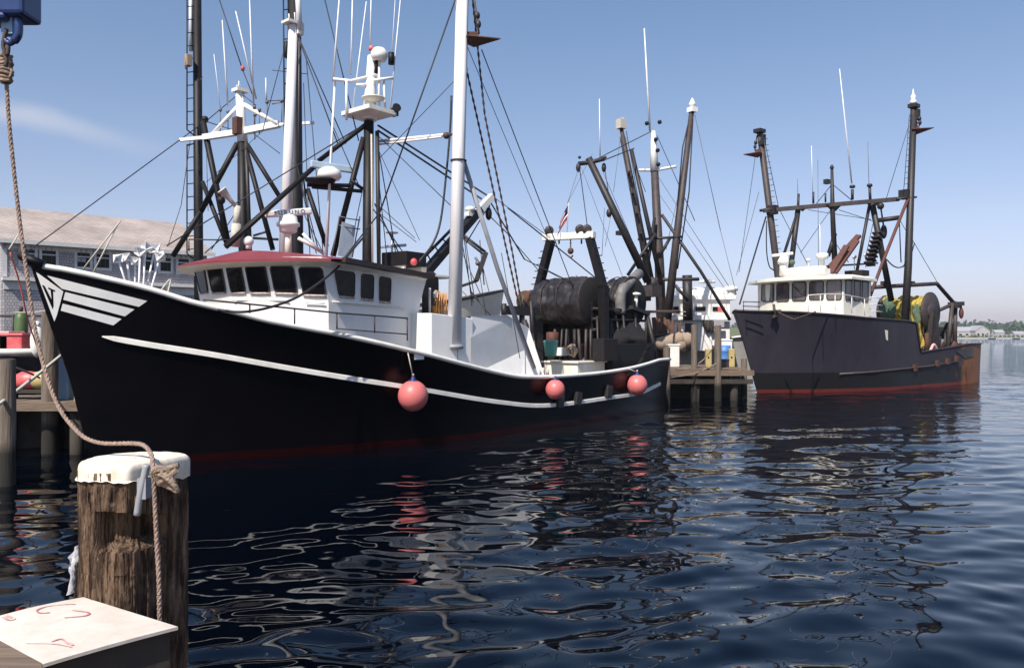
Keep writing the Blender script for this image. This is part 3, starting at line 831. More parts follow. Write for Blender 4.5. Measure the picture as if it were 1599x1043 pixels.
    build('radar_pedestal', MB().lathe([(.28, 0), (.36, .1), (.32, .26), (.14, .36), (.02, .38)], F.P(514, 281, .55)), 'radar', rs)
    a, b = F.P(485, 256, .7), F.P(552, 266, .4)
    build('radar_scanner', MB().beam(a, b, .12, .2), 'blue_lens', rs, bevel=.03)
    cg = MB()
    for x in (530, 562): cg.tube([F.P(x, 338, .3), F.P(x - 12, 402, .3)], .02, 5)
    for y in (338, 352): cg.tube([F.P(530, y, .3), F.P(546, y + 4, .2), F.P(562, y + 6, .3)], .018, 5)
    build('mast_basket', cg, 'wire_grey', ms)
    build('basket_screen', MB().beam(F.P(545, 350, .25), F.P(538, 402, .25), .5, .01, (0, 1, 0)), 'blue_lens', ms)
    # open-array radar on the roof, with the maker's name
    rp = F.P(451, 352, .9)
    rb = build('roof_radar_post', MB().tube([F.P(450, 402, .9), F.P(450, 356, .9)], .1, 10), 'cream', H)
    build('radar_gearbox', MB().lathe([(.16, -.06), (.24, -.02), (.25, .1), (.32, .14), (.32, .22), (.26, .26), (.24, .40), (.12, .46)], F.P(450, 361, .9)), 'radar', rb)
    sa, sb = F.P(414, 335, 1.05), F.P(486, 330, .75)
    build('radar_scanner', MB().beam(sa, sb, .18, .19), 'radar', rb, bevel=.05)
    fc = bpy.data.curves.new('radar_lettering', 'FONT'); fc.body = 'FURUNO'; fc.size = .17; fc.align_x = 'CENTER'; fc.align_y = 'CENTER'; fc.extrude = .002; fc.space_character = 1.5
    to = bpy.data.objects.new('tmp', fc); col.objects.link(to)
    dg = bpy.context.evaluated_depsgraph_get(); me = bpy.data.meshes.new_from_object(to.evaluated_get(dg)); bpy.data.objects.remove(to)
    me.materials.append(M['navy']); tx = bpy.data.objects.new('radar_lettering', me); col.objects.link(tx); tx.parent = rb
    dirv = (sb - sa).normalized(); cx = (sa + sb) / 2; nn = Vector((dirv.y, -dirv.x, 0)).normalized()
    cr, rr_ = F.ray(450, 332)
    if nn.dot(rr_) > 0: nn = -nn
    up = nn.cross(dirv)
    tx.matrix_local = Matrix.Translation(cx + nn * .094) @ Matrix((dirv, up, nn)).transposed().to_4x4()
    build('roof_dome', MB().ball(F.P(388, 377, .8), .14).tube([F.P(388, 379, .8), F.P(388, 389, .8)], .08, 8), 'radar', H)
    build('horn', MB().lathe([(.05, 0), (.06, .3), (.12, .62), (.13, .64)], F.P(371, 326, 1.5), (-.55, .1, .6)).tube([F.P(369, 352, 1.5), F.P(371, 322, 1.5)], .09, 8).tube([F.P(367, 385, 1.5), F.P(369, 350, 1.5)], .13, 8), 'rope_pale', H)
    build('boom', MB().tube([F.P(353, 386, .8), F.P(490, 262, .8)], .065, 8).tube([F.P(350, 383, .95), F.P(486, 262, .95)], .03, 6), 'black', root)
    rr2 = MB(); rr2.tube([F.P(295, 392, 2.2), F.P(295, 374, 2.2), F.P(360, 375, 1.2)], .02, 6)
    build('roof_rail', rr2, 'black_worn', H)
    ln2 = MB().tube([F.P(466, 372, .4), F.P(500, 392, .3)], .05, 6).tube([F.P(473, 365, .4), F.P(505, 397, .3)], .04, 6)
    build('spar', ln2, 'white_worn', H)

    # ---------------- outriggers
    def pole(a, b, r0, r1, nm='outrigger'): return build(nm, MB().tube([F.P(*a), F.P(*b)], [r0, r1], 14), 'alu', root)
    po = pole((709, 540, -3.1), (722.5, -60, -3.0), .19, .16)
    build('pole_foot', MB().lathe([(.26, -.05), (.24, .05)], F.P(709, 541, -3.1)).tube([F.P(711, 545, -3.1), F.P(711, 566, -3.1)], .09, 8), 'grey_steel', po)
    build('pole_shade_strip', MB().tube([F.P(718, 540, -3.12), F.P(731, -40, -3.02)], .03, 6), 'grey_steel', po)
    build('pole_band', MB().tube([F.P(716, 250, -3.05), F.P(716, 252, -3.05)], .225, 14), 'brown_steel', po)
    build('eye_plate', MB().box(F.P(727, 110, -3.05), (.12, .08, .14)), 'white', po)
    so_ = pole((444, 420, 2.9), (458, 36, 2.9), .185, .135)
    build('pole_head', MB().box(F.P(457, 37, 2.9), (.55, .4, .08)).tube([F.P(452, 35, 2.9), F.P(451, 22, 2.9)], .02, 5).tube([F.P(461, 35, 2.9), F.P(460, 20, 2.9)], .02, 5).box(F.P(467, 46, 2.8), (.22, .22, .35)), 'white_worn', so_)
    build('pole_line', MB().tube([F.P(467, 50, 2.8), F.P(466, 250, 2.8)], .02, 5), 'wire_grey', so_)
    build('topmast', MB().tube([F.P(468, 46, 2.7), F.P(464, -30, 2.7)], .09, 8), 'whip', so_)
    build('outrigger_strut', MB().tube([F.P(724, 252, -3.05), F.P(777, 420, -3.1), F.P(834, 575, -3.2)], .065, 8), 'grey_steel', root)
    rg = [((713, -5, -3), (593, 332, -1.2), .022), ((593, 332, -1.2), (524, 420, -2.4), .02), ((752, 78, -2.7), (902, 468, -1.0), .018),
          ((590, 196, 0), (763, 307, .3), .03), ((590, 204, 0), (752, 311, .3), .03), ((760, 306, .3), (819, 405, -.3), .025),
          ((793, 325, 0), (930, 434, .2), .024), ((758, 330, .3), (728, 380, .2), .02), ((762, 335, .3), (800, 372, -.5), .02),
          ((466, 60, 2.7), (528, 226, 1), .018), ((467, 60, 2.7), (540, 225, 2.8), .018), ((500, -30, 1.4), (560, 220, .2), .018), ((560, 200, .2), (260, 384, 2.6), .018),
          ((588, 215, 0), (622, 420, .3), .016), ((589, 230, 0), (655, 375, 1), .01), ((590, 320, 0), (648, 372, 1), .01), ((588, 330, 0), (650, 378, 1), .01), ((585, 318, 0), (625, 400, 0), .02),
          ((478, 90, 2.7), (505, 400, 1.4), .014), ((474, 130, 2.7), (484, 400, 1.8), .012), ((470, 80, 2.7), (448, 178, 3.2), .014), ((720, 330, -3), (737, 478, -3), .012),
          ((819, 405, -.3), (973, 480, -1.2), .018), ((783, 395, -2.8), (812, 560, -3.2), .012), ((800, 375, -.5), (856, 440, 0), .016), ((735, 455, -1), (788, 520, -2), .025), ((463, 257, 2.7), (498, 394, 1.6), .016), ((471, 293, 2.6), (494, 396, 1.7), .014), ((475, 335, 2.5), (505, 396, 1.3), .014), ((521, 200, .6), (560, 289, .2), .014), ((583, 327, .0), (632, 398, -.2), .016), ((588, 249, 0), (606, 419, .2), .013), ((722, 382, -2.9), (739, 473, -2), .013), ((747, 414, .5), (759, 494, 0), .013), ((590, 212, 0), (713, 330, -3), .012), ((578, 240, .1), (545, 398, .4), .012), ((716, 120, -3), (590, 250, 0), .01), ((724, 60, -3), (855, 372, .5), .011), ((768, 306, .2), (860, 372, .6), .012)]
    wires(F, root, rg)
    pm = MB().tube([F.P(591, 221, 0), F.P(693, 211, -2.4)], .045, 6).tube([F.P(591, 226, 0), F.P(690, 214, -2.4)], .03, 6)
    build('preventer_bar', pm, 'alu', root)
    build('preventer_bar', MB().ball(F.P(697, 212, -2.5), .1, 10).tube([F.P(697, 212, -2.5), F.P(711, 209, -2.95)], .035, 6), 'chain', root)
    for a, b in (((729, 112, -3), (811, 480, -2.6)), ((737, -10, -2.9), (757, 180, -2.9)), ((757, 180, -2.9), (800, 394, -2.8)), ((800, 394, -2.8), (815, 478, -2.7))):
        build('tackle_chain', chain_path(F.P(*a), F.P(*b), .038), 'chain', root)
    build('hanging_hose', MB().tube(catmull([F.P(x, y, -1.8) for x, y in ((705, 150), (703, 200), (697, 270), (688, 345), (675, 382), (655, 408))], 5), .032, 6), 'wire', root)
    build('black_hose', MB().tube(catmull([F.P(x, y, wv) for x, y, wv in ((575, 362, -1.6), (549, 392, -2.6), (523, 422, -3.0), (473, 459, -3.25), (428, 478, -3.3), (381, 487, -3.25), (340, 484, -2.85))], 6), .028, 6), 'wire', root)
    # derrick
    dr = MB()
    dr.beam(F.P(656, 436, .2), F.P(748, 328, .2), .34, .22, (1, 0, .5))
    dd = build('derrick', dr, 'black', root)
    tr = MB().tube([F.P(656, 408, .2), F.P(718, 345, .2)], .05, 6)
    for i in range(6):
        f = i / 5; tr.tube([F.P(656 + 58 * f, 410 - 62 * f, .2), F.P(662 + 66 * f, 426 - 70 * f, .2)], .025, 5)
    build('lattice', tr, 'black', dd)
    build('derrick_tip', MB().beam(F.P(745, 332, .2), F.P(768, 307, .2), .2, .24, (1, 0, .5)), 'white', dd, bevel=.02)
    build('tip_lamp', MB().ball(F.P(734, 327, .2), .18, 12, (1, 1, .6)).box(F.P(735, 335, .2), (.4, .2, .14)), 'white_worn', dd)
    build('hanging_block', MB().tube([F.P(764, 313, .2), F.P(764, 324, .2)], .03, 6).ball(F.P(763, 334, .2), .17, 12, (.7, .7, 1.35)), 'black', dd)
    # things on the house roof
    lr = MB().box(F.P(631, 406, -.3), (.9, 1.0, .42), 0.1)
    bx = build('roof_locker', lr, 'black', root, bevel=.02)
    build('locker_legs', MB().box(F.P(618, 420, -.3), (.08, .8, .3)).box(F.P(648, 424, -.3), (.2, .8, .3)), 'cream', bx)
    build('red_valve', MB().ball(F.P(646, 409, -1), .11, 10), 'red_tote', bx)
    build('radio_mast', MB().tube([F.P(612, 400, .6), F.P(612, 364, .6)], .035, 6).lathe([(.02, 0), (.19, .03), (.2, .06), (.02, .08)], F.P(612, 366, .6)), 'whip', root)
    build('blue_scanner', MB().beam(F.P(590, 386, .7), F.P(634, 383, .4), .12, .09), 'blue_lens', root, bevel=.02)
    # engine-room hatch house aft of the wheelhouse
    u = aft.x + .25
    hk = MB().box((u + 1.1, .1, 2.6), (2.0, 3.6, 2.1))
    hs = build('hatch_house', hk, 'white', root, bevel=.02)
    cn = MB(); a = F.P(660, 431, -1.6); b = F.P(702, 433, -1.2)
    cn.box((u + .8, -.6, a.z), (1.7, 2.8, .05))
    build('awning', cn, 'white_worn', root)
    door = F.P(682, 468, -2.0)
    build('doorway', MB().box((door.x, -1.74, door.z - .1), (.62, .05, 1.25)).lathe([(.31, 0), (.31, .05)], (door.x, -1.765, door.z + .52), (0, 1, 0)), 'hull_dark', hs)
    en = MB(); e = F.P(684, 485, -2.1)
    for dx, dz, s in ((-.1, 0, .2), (.12, .05, .18), (0, .28, .16), (.15, .38, .13), (-.08, .5, .1)): en.box(e + Vector((dx, 0, dz)), (s, s * .8, s * 1.3), dx * 3, dz)
    for i in range(5): en.tube([e + Vector((-.22 + .11 * i, -.12, -.1)), e + Vector((-.12 + .08 * i, -.12, .5))], .022, 6)
    build('deck_engine', en, 'orange', root)
    build('pale_wheel', MB().lathe([(.02, 0), (.13, 0), (.13, .05), (.02, .05)], F.P(681, 461, -2.15), (0, -1, 0)), 'grey_steel', root)
    build('deck_post', MB().tube([F.P(671, 488, -2.1), F.P(671, 450, -2.1)], .035, 6), 'white_worn', root)
    # dark roofless gap behind the wheelhouse
    return root, F, bvh, pt, sheer, po
TR, FA, BVA, PTA, SHA, POLE = trawler_near()

def aft_gear():
    F = FA; root = TR
    # transverse gantry
    U0 = 17.2
    a, b = F.U(852, 371, U0), F.U(925, 367, U0)
    g = build('gantry', MB().beam(a + Vector((0, .1, 0)), b - Vector((0, .1, 0)), .22, .26), 'white_worn', root, bevel=.02)
    la = MB()
    fa = F.U(848, 590, U0); fa.z = .9
    la.beam(F.U(860, 376, U0), F.U(838, 462, U0), .3, .26); la.beam(F.U(838, 458, U0), Vector((U0, F.U(846, 560, U0).y, .9)), .55, .4)
    build('gantry_leg', la, 'black', g)
    lb = MB(); lb.beam(F.U(921, 372, U0), F.U(942, 450, U0), .28, .26); q = F.U(944, 470, U0); lb.beam(F.U(942, 446, U0), Vector((U0, q.y, .9)), .3, .28)
    build('gantry_leg', lb, 'black', g)
    for i in range(7):
        f = i / 6
        p = F.U(926 + 18 * f, 388 + 70 * f, U0); build('step_peg', MB().tube([p, p + Vector((0, -.3, 0))], .02, 5), 'black', g)
        p = F.U(853 - 17 * f, 392 + 62 * f, U0); build('step_peg', MB().tube([p, p + Vector((0, .3, 0))], .02, 5), 'black', g)
    for x, y in ((857, 360), (905, 358), (916, 358)):
        p = F.U(x, y, U0)
        build('flood_light', MB().lathe([(.1, -.06), (.17, 0), (.18, .1), (.1, .15)], p, (-.5, -.5, -.1)).tube([p, p - Vector((0, 0, .22))], .03, 6), 'brown_steel', g)
    p = F.U(891, 371, U0)
    build('hook_chain', chain_path(p, F.U(891, 386, U0), .04, .07), 'chain', g)
    build('hook_block', MB().ball(F.U(891, 392, U0), .13, 12, (.8, 1, 1)).tube(catmull([F.U(891, 394, U0) + Vector((0, .1 * math.cos(t), -.1 - .1 * math.sin(t))) for t in (0.3, 1.2, 2.1, 3)], 4), .03, 6), 'rust', g)
    for x in (864, 873, 908, 918): build('shackle', MB().tube([F.U(x, 374, U0), F.U(x, 381, U0)], .035, 6), 'black', g)
    # net drums under black covers
    def drum(nm, cx, cy, rpx, xl, ul, mat_, tilt=0):
        c1 = F.U(cx, cy, ul); y_ = None
        c2 = F.U(xl, cy + 2, ul); d = (Vector((ul, 0, 0)) - F.loc((0, 0, CH)))
        wy = (F.o + F.u * c1.x + F.w * c1.y).y; r = rpx / FPX * wy
        L = (c2 - c1).length; ax = (c2 - c1).normalized()
        dr = build(nm, MB().lathe([(r * .3, -.02), (r * .97, 0), (r * 1.0, .03), (r * .97, .06), (r * .9, .07)], c1, ax, 32), 'net_dark', root)
        # wrapped cover, creased
        rows = []; NJ = 56; NI = 26
        for i in range(NI + 1):
            f = i / NI; row = []
            x = ax.orthogonal().normalized(); 
            x = Vector((0, 0, 1)); y = ax.cross(x)
            for j in range(NJ + 1):
                an = 2 * math.pi * j / NJ
                q = noise.noise(Vector((f * 3.0 + cx, 2.2 * math.cos(an), 2.2 * math.sin(an)))) * .15 + (1 - abs(noise.noise(Vector((f * 9, 1.5 * math.cos(an) + f * 5, 5 * math.sin(an)))))) ** 3 * .07 - .04
                rad = r * (.985 + q - .07 * f + .03 * math.sin(f * 3.14)) if i < NI else r * .55
                if i == 0: rad = r * .99
                row.append(c1 + ax * (.05 + f * L) + (x * math.cos(an) + y * math.sin(an)) * rad)
            rows.append(row)
        build('drum_cover', MB().grid(rows, True), 'tarp', dr)
        build('cover_hem', MB().tube([c1 + ax * .05 + (Vector((0, 0, 1)) * math.cos(t) + ax.cross(Vector((0, 0, 1))) * math.sin(t)) * r * 1.0 for t in np.linspace(0, 2 * math.pi, 40)], .018, 5), 'brown_steel', dr)
        for f_ in (.42, .72):
            build('strap', MB().tube([c1 + ax * (.05 + f_ * L) + (Vector((0, 0, 1)) * math.cos(t) + ax.cross(Vector((0, 0, 1))) * math.sin(t)) * r * (1.03 + .03 * math.sin(5 * t)) for t in np.linspace(0, 2 * math.pi, 40)], .02, 5), 'brown_steel', dr)
        build('drum_stand', MB().beam(c1 + Vector((0, .1, 0)), Vector((c1.x, c1.y + .1, .9)), .35, .25).beam(c2, Vector((c2.x, c2.y, .9)), .3, .2), 'black', dr)
        return dr
    drum('net_drum', 926, 470, 37, 846, 17.0, None)
    drum('net_drum', 990, 470, 38, 955, 19.7, None)
    # winch house: dark steel between drum and rail
    w = MB()
    c = F.P(968, 540, -1.6)
    w.box((c.x, -1.5, 1.75), (3.0, 1.5, 1.7)); 
    wb = build('winch_frame', w, 'black', root, bevel=.03)
    build('control_box', MB().box(F.P(945, 546, -2.2), (.9, .5, .8)), 'net_dark', wb, bevel=.02)
    wd = MB()
    for i in range(9):
        x = 935 + 9 * i; a = F.P(x, 575, -1.9); wd.tube([a, F.P(x + rnd.uniform(-8, 8), 500 + rnd.uniform(-10, 15), -1.7)], .05, 6)
    for y in (482, 498, 515): wd.tube([F.P(925, y, -1.6), F.P(1005, y + 3, -1.6)], .06, 6)
    build('winch_guard', wd, 'black_worn', wb)
    build('exhaust_pipe', MB().tube(catmull([F.P(969, 490, -1.5), F.P(969, 465, -1.5), F.P(974, 450, -1.5), F.P(998, 427, -1.2)], 5), .2, 12), 'grey_pipe', root)
    build('exhaust_pipe', MB().tube([F.P(981, 482, -1.4), F.P(981, 458, -1.4)], .12, 10), 'grey_pipe', root)
    build('vent_pipe', MB().tube([F.P(993, 480, -1.6), F.P(993, 462, -1.6)], .08, 10).lathe([(.12, 0), (.2, .04), (.2, .1), (.05, .14)], F.P(993, 462, -1.6)), 'white_worn', root)
    br_ = MB(); br_.beam(F.P(985, 480, -1.7), F.P(1012, 490, -1.7), .2, .14); br_.tube([F.P(1010, 490, -1.7), F.P(1026, 563, -2.2)], .09, 8); br_.tube([F.P(1008, 485, -1.7), F.P(1010, 560, -1.7)], .06, 6)
    br_.tube([F.P(960, 486, -1.8), F.P(1060, 488, 2.0)], .05, 6)
    build('stern_frame', br_, 'black_worn', root)
    # reel and beam by the port rail
    rl = build('warp_reel', MB().lathe([(.1, -.3), (.42, -.28), (.42, -.24), (.2, -.22), (.2, .2), (.42, .22), (.42, .26), (.1, .28)], F.P(826, 470, 1.2), (0.35, 1, 0), 24), 'rust', root)
    build('net_wrap', MB().lathe([(.25, -.2), (.3, 0), (.25, .2)], F.P(826, 470, 1.2), (.35, 1, 0), 18), 'net_green', rl)
    bm = MB().beam(F.P(786, 484, -.6), F.P(838, 487, -.6), .22, .3); bm.tube([F.P(787, 496, -.6), F.P(787, 474, -.6)], .09, 8)
    bm.tube([F.P(815, 560, -.6), F.P(815, 470, -.6)], .1, 8); bm.tube([F.P(833, 545, -.7), F.P(829, 470, -.7)], .07, 8); bm.tube([F.P(818, 500, -1), F.P(842, 575, -1.4)], .1, 8); bm.tube([F.P(823, 505, -1), F.P(835, 560, -1.4)], .05, 6)
    build('warp_gallows', bm, 'black_worn', root)
    for x, y in ((842, 583), (848, 580), (855, 582)):
        build('cleat_pin', MB().tube([F.P(x, y + 4, -3.1), F.P(x, y - 6, -3.1)], .05, 6), 'rope_pale', root)
    build('rail_line', MB().tube([F.P(832, 520, -1.6), F.P(838, 560, -2.6), F.P(843, 580, -3.1)], .02, 5).tube([F.P(834, 540, -1.6), F.P(846, 582, -3.1)], .018, 5), 'rope', root)
    # deck boxes seen over the rail
    c = F.P(925, 574, -1.2)
    bx = build('deck_hatch', MB().box((c.x - .2, -1.2, c.z), (3.6, 1.5, .45)), 'offwhite', root, bevel=.03)
    build('hatch_lid', MB().box((c.x - .2, -1.2, c.z + .26), (3.75, 1.65, .07)), 'cream', bx, bevel=.02)
    c = F.P(885, 566, -.2); build('deck_coaming', MB().box((c.x, .2, 1.2), (.3, 3.0, 1.2)), 'deck', root)
    gk = MB(); q0, q1 = F.U(850, 520, 17.3), F.U(912, 520, 17.3)
    gk.box((17.3, (q0.y + q1.y) / 2, 2.1), (.2, abs(q1.y - q0.y) + .6, 2.6))
    build('dark_backdrop', gk, 'net_dark', root)  # black slab added as a dark backdrop behind the deck gear
    wc = MB(); q = F.U(877, 549, 16.2); wc.box(q, (.35, .32, .3)); build('gear_box', wc, 'white_worn', root, bevel=.02)
    q = F.U(893, 548, 16.0); build('hose_coil', MB().tube([q + Vector((.1 * math.sin(3 * t), (.24 - .02 * t) * math.cos(t * 2), (.24 - .02 * t) * math.sin(t * 2))) for t in np.linspace(0, 9, 60)], .05, 6), 'rope', root)
    q = F.U(866, 530, 16.4); build('red_drum', MB().lathe([(.2, -.3), (.24, -.28), (.24, .25), (.2, .28)], q + Vector((0, .1, .0)), (0, 0, 1), 14), 'rust_red', root)
    tl = MB()
    for i in range(8): tl.tube([F.U(866 + 8 * i, 572, 16.6), F.U(866 + 8 * i + rnd.uniform(-4, 4), 514, 16.6)], rnd.uniform(.04, .08), 6)
    build('stanchion', tl, 'brown_steel', root)
    build('deck_hose', MB().tube(catmull([F.P(x, y, .2) for x, y in ((893, 530), (885, 545), (886, 560), (897, 566), (905, 562))], 5), .04, 6), 'wire', root)
    tag(build('oilskin_bin', MB().lathe([(.2, 0), (.26, .5), (.27, .52), (.24, .55)], F.o + F.u * F.U(860, 556, 14.8).x + F.w * F.U(860, 556, 14.8).y + Vector((0, 0, F.U(860, 556, 14.8).z))), 'teal'), 'teal plastic bin standing on the deck below the black net drum', 'bin')
    cl = build('rag', MB().ball((0, 0, 0), .2, 12, (1.3, .8, .6)), 'cloth'); p = F.P(919, 566, -1.2); cl.location = F.o + F.u * p.x + F.w * p.y + Vector((0, 0, p.z + .1)); tag(cl, 'bundled white rag lying on the cream hatch near the stern', 'rag')
    hp = F.P(958, 540, -1.0)
    nh = thing('fishing_net', 'lumpy dark mass added to fill the black on the stern deck between the winch and the net drums', 'net', F.o + F.u * hp.x + F.w * hp.y + Vector((0, 0, .95)), F.rz)
    rows = []
    for i in range(25):
        f = i / 24; row = []
        for j in range(49):
            a = 2 * math.pi * j / 48; q = noise.noise(Vector((math.cos(a) * 2, math.sin(a) * 2, f * 4))) * .2 + noise.noise(Vector((math.cos(a) * 7, math.sin(a) * 7, f * 12))) * .14 + noise.noise(Vector((math.cos(a) * 19, math.sin(a) * 19, f * 30))) * .06
            k = (1 - f ** 3) ** .5 if f < 1 else 0
            row.append(Vector((1.9 * k * (1 + q) * math.cos(a), 1.25 * k * (1 + q) * math.sin(a), 2.75 * f * (1 + .3 * q))))
        rows.append(row)
    build('heap', MB().grid(rows, True), 'net_dark', nh)  # dark mass added to blacken the space below the drums
    # warp lines and dark rigging round the drums
    wires(F, root, [((899, 430, 0), (975, 480, -1.4), .012), ((820, 405, -.5), (905, 450, -1.2), .012), ((978, 492, -1.6), (958, 545, -1.9), .02), ((886, 318, 1.2), (925, 240, 6), .008)], 'warp_line')
aft_gear()

def to_world(F, p): return F.o + F.u * p.x + F.w * p.y + Vector((0, 0, p.z))
# ------------------------------------------------------------------ fenders hung on the port side
def fenders():
    F = FA
    specs = [((645, 618), 23.5, (637, 551), 'largest red ball fender with a navy top, below the white casing of the black trawler'),
             ((867, 608), 15.0, (857, 589), 'small red ball fender hanging below the trawl winch, middle one of three'),
             ((995, 601), 15.8, (982, 576), 'red ball fender nearest the stern of the black trawler')]
    proto = None
    for (px, py), rp, (rx, ry), lab in specs:
        wv = -3.65
        p = F.P(px, py, wv); wy = to_world(F, p).y; r = rp / FPX * wy
        for _ in range(6):
            s = hit(F, BVA, px, py, 0)
            if s is not None: wv = s.y - r * 1.02
            p = F.P(px, py, wv); r = rp / FPX * to_world(F, p).y
        c = to_world(F, p)
        root = thing('ball_fender', lab, 'fender', c, 0, 'red ball fenders on the black trawler')
        build('ball', MB().lathe([(r * math.sin(a), -r * 1.04 * math.cos(a)) for a in np.linspace(0.02, math.pi - .2, 22)], (0, 0, 0), (0, 0, 1), 28), 'pink', root)
        build('neck', MB().lathe([(r * .34, r * .96), (r * .3, r * 1.04), (r * .14, r * 1.12), (r * .13, r * 1.28), (r * .05, r * 1.3)], (0, 0, 0), (0, 0, 1), 16), 'navy', root)
        top = to_world(F, F.P(rx, ry, -3.36)) - c
        build('lanyard', MB().tube([Vector((0, 0, r * 1.25)), top], .016, 6).ball(Vector((0, 0, r * 1.4)), .035, 8), 'rope_pale', root)
fenders()

# ------------------------------------------------------------------ hanging steel stabiliser, flag
def bird(name, label, c, s, yaw, matn='rust_red', rope_to=None, group=None, tackle=True):
    r = thing(name, label, 'stabilizer', c, yaw, group)
    build('wing', MB().add([(s, 0, .08 * s), (-s * .75, s * .55, 0), (-s * .75, -s * .55, 0), (-s * .35, 0, -.38 * s), (s * .95, 0, .14 * s), (-s * .72, s * .5, .06 * s), (-s * .72, -s * .5, .06 * s)],
          [(0, 1, 3), (0, 3, 2), (1, 2, 3), (4, 6, 5), (0, 4, 5, 1), (1, 5, 6, 2), (2, 6, 4, 0)]), matn, r)
    build('fin', MB().prism([(-s * .68, -.02, .02), (-s * .68, -.02, s * .38), (-s * .2, -.02, s * .40), (-s * .05, -.02, .05)], (0, .04, 0)), matn, r)
    if tackle and rope_to is not None:
        t = Vector(rope_to) - Vector(c); t = Matrix.Rotation(-yaw, 3, 'Z') @ t
        build('tackle_block', MB().ball(t * .40, s * .14, 12, (1, 1, 1.5)).ball(t * .62, s * .16, 12, (1, 1, 1.3)), 'black_worn', r)
        build('hanger', MB().tube([Vector((-s * .1, 0, s * .3)), t], .03, 6), 'chain', r)
    return r
p = to_world(FA, FA.P(751, 63, -3.35))
bird('stabilizer', 'brown steel delta stabilizer hanging beside the pale pole of the black trawler', p, .56, 0.1, 'rust', to_world(FA, FA.P(741, 2, -3.1)))
def flag():
    F = FA
    p = F.U(885, 366, 17.2); r = thing('flag', 'small weathered stars and stripes flag drooping above the gantry', 'flag', to_world(F, p))
    top = to_world(F, F.U(888, 317, 17.2)) - to_world(F, p)
    build('staff', MB().tube([Vector((0, 0, -.1)), top], .02, 6), 'rope_pale', r)
    d = Vector((-.3, .0, -.95)).normalized()
    NS = 9; L = 1.0
    def cl(i, k, off=0):  # hanging, folded
        f = i / 20.0
        base = top * (.95 - .5 * k)
        drop = Vector((-.32 * f - .1 * f * k, .07 * math.sin(f * 9 + k * 3) , -.42 * f - .25 * f * f))
        return base + drop * L + Vector((0, .03 * math.sin(k * 16), 0))
    for s in range(NS):
        rows = [[cl(i, s / NS), cl(i, (s + .5) / NS), cl(i, (s + 1) / NS)] for i in range(8 if s < 5 else 0, 21)]
        build('stripe', MB().grid(rows, True), 'flag_red' if s % 2 == 0 else 'flag_white', r)
    build('canton', MB().grid([[cl(i, s / NS) for s in range(6)] for i in range(0, 9)], True), 'flag_blue', r)
flag()
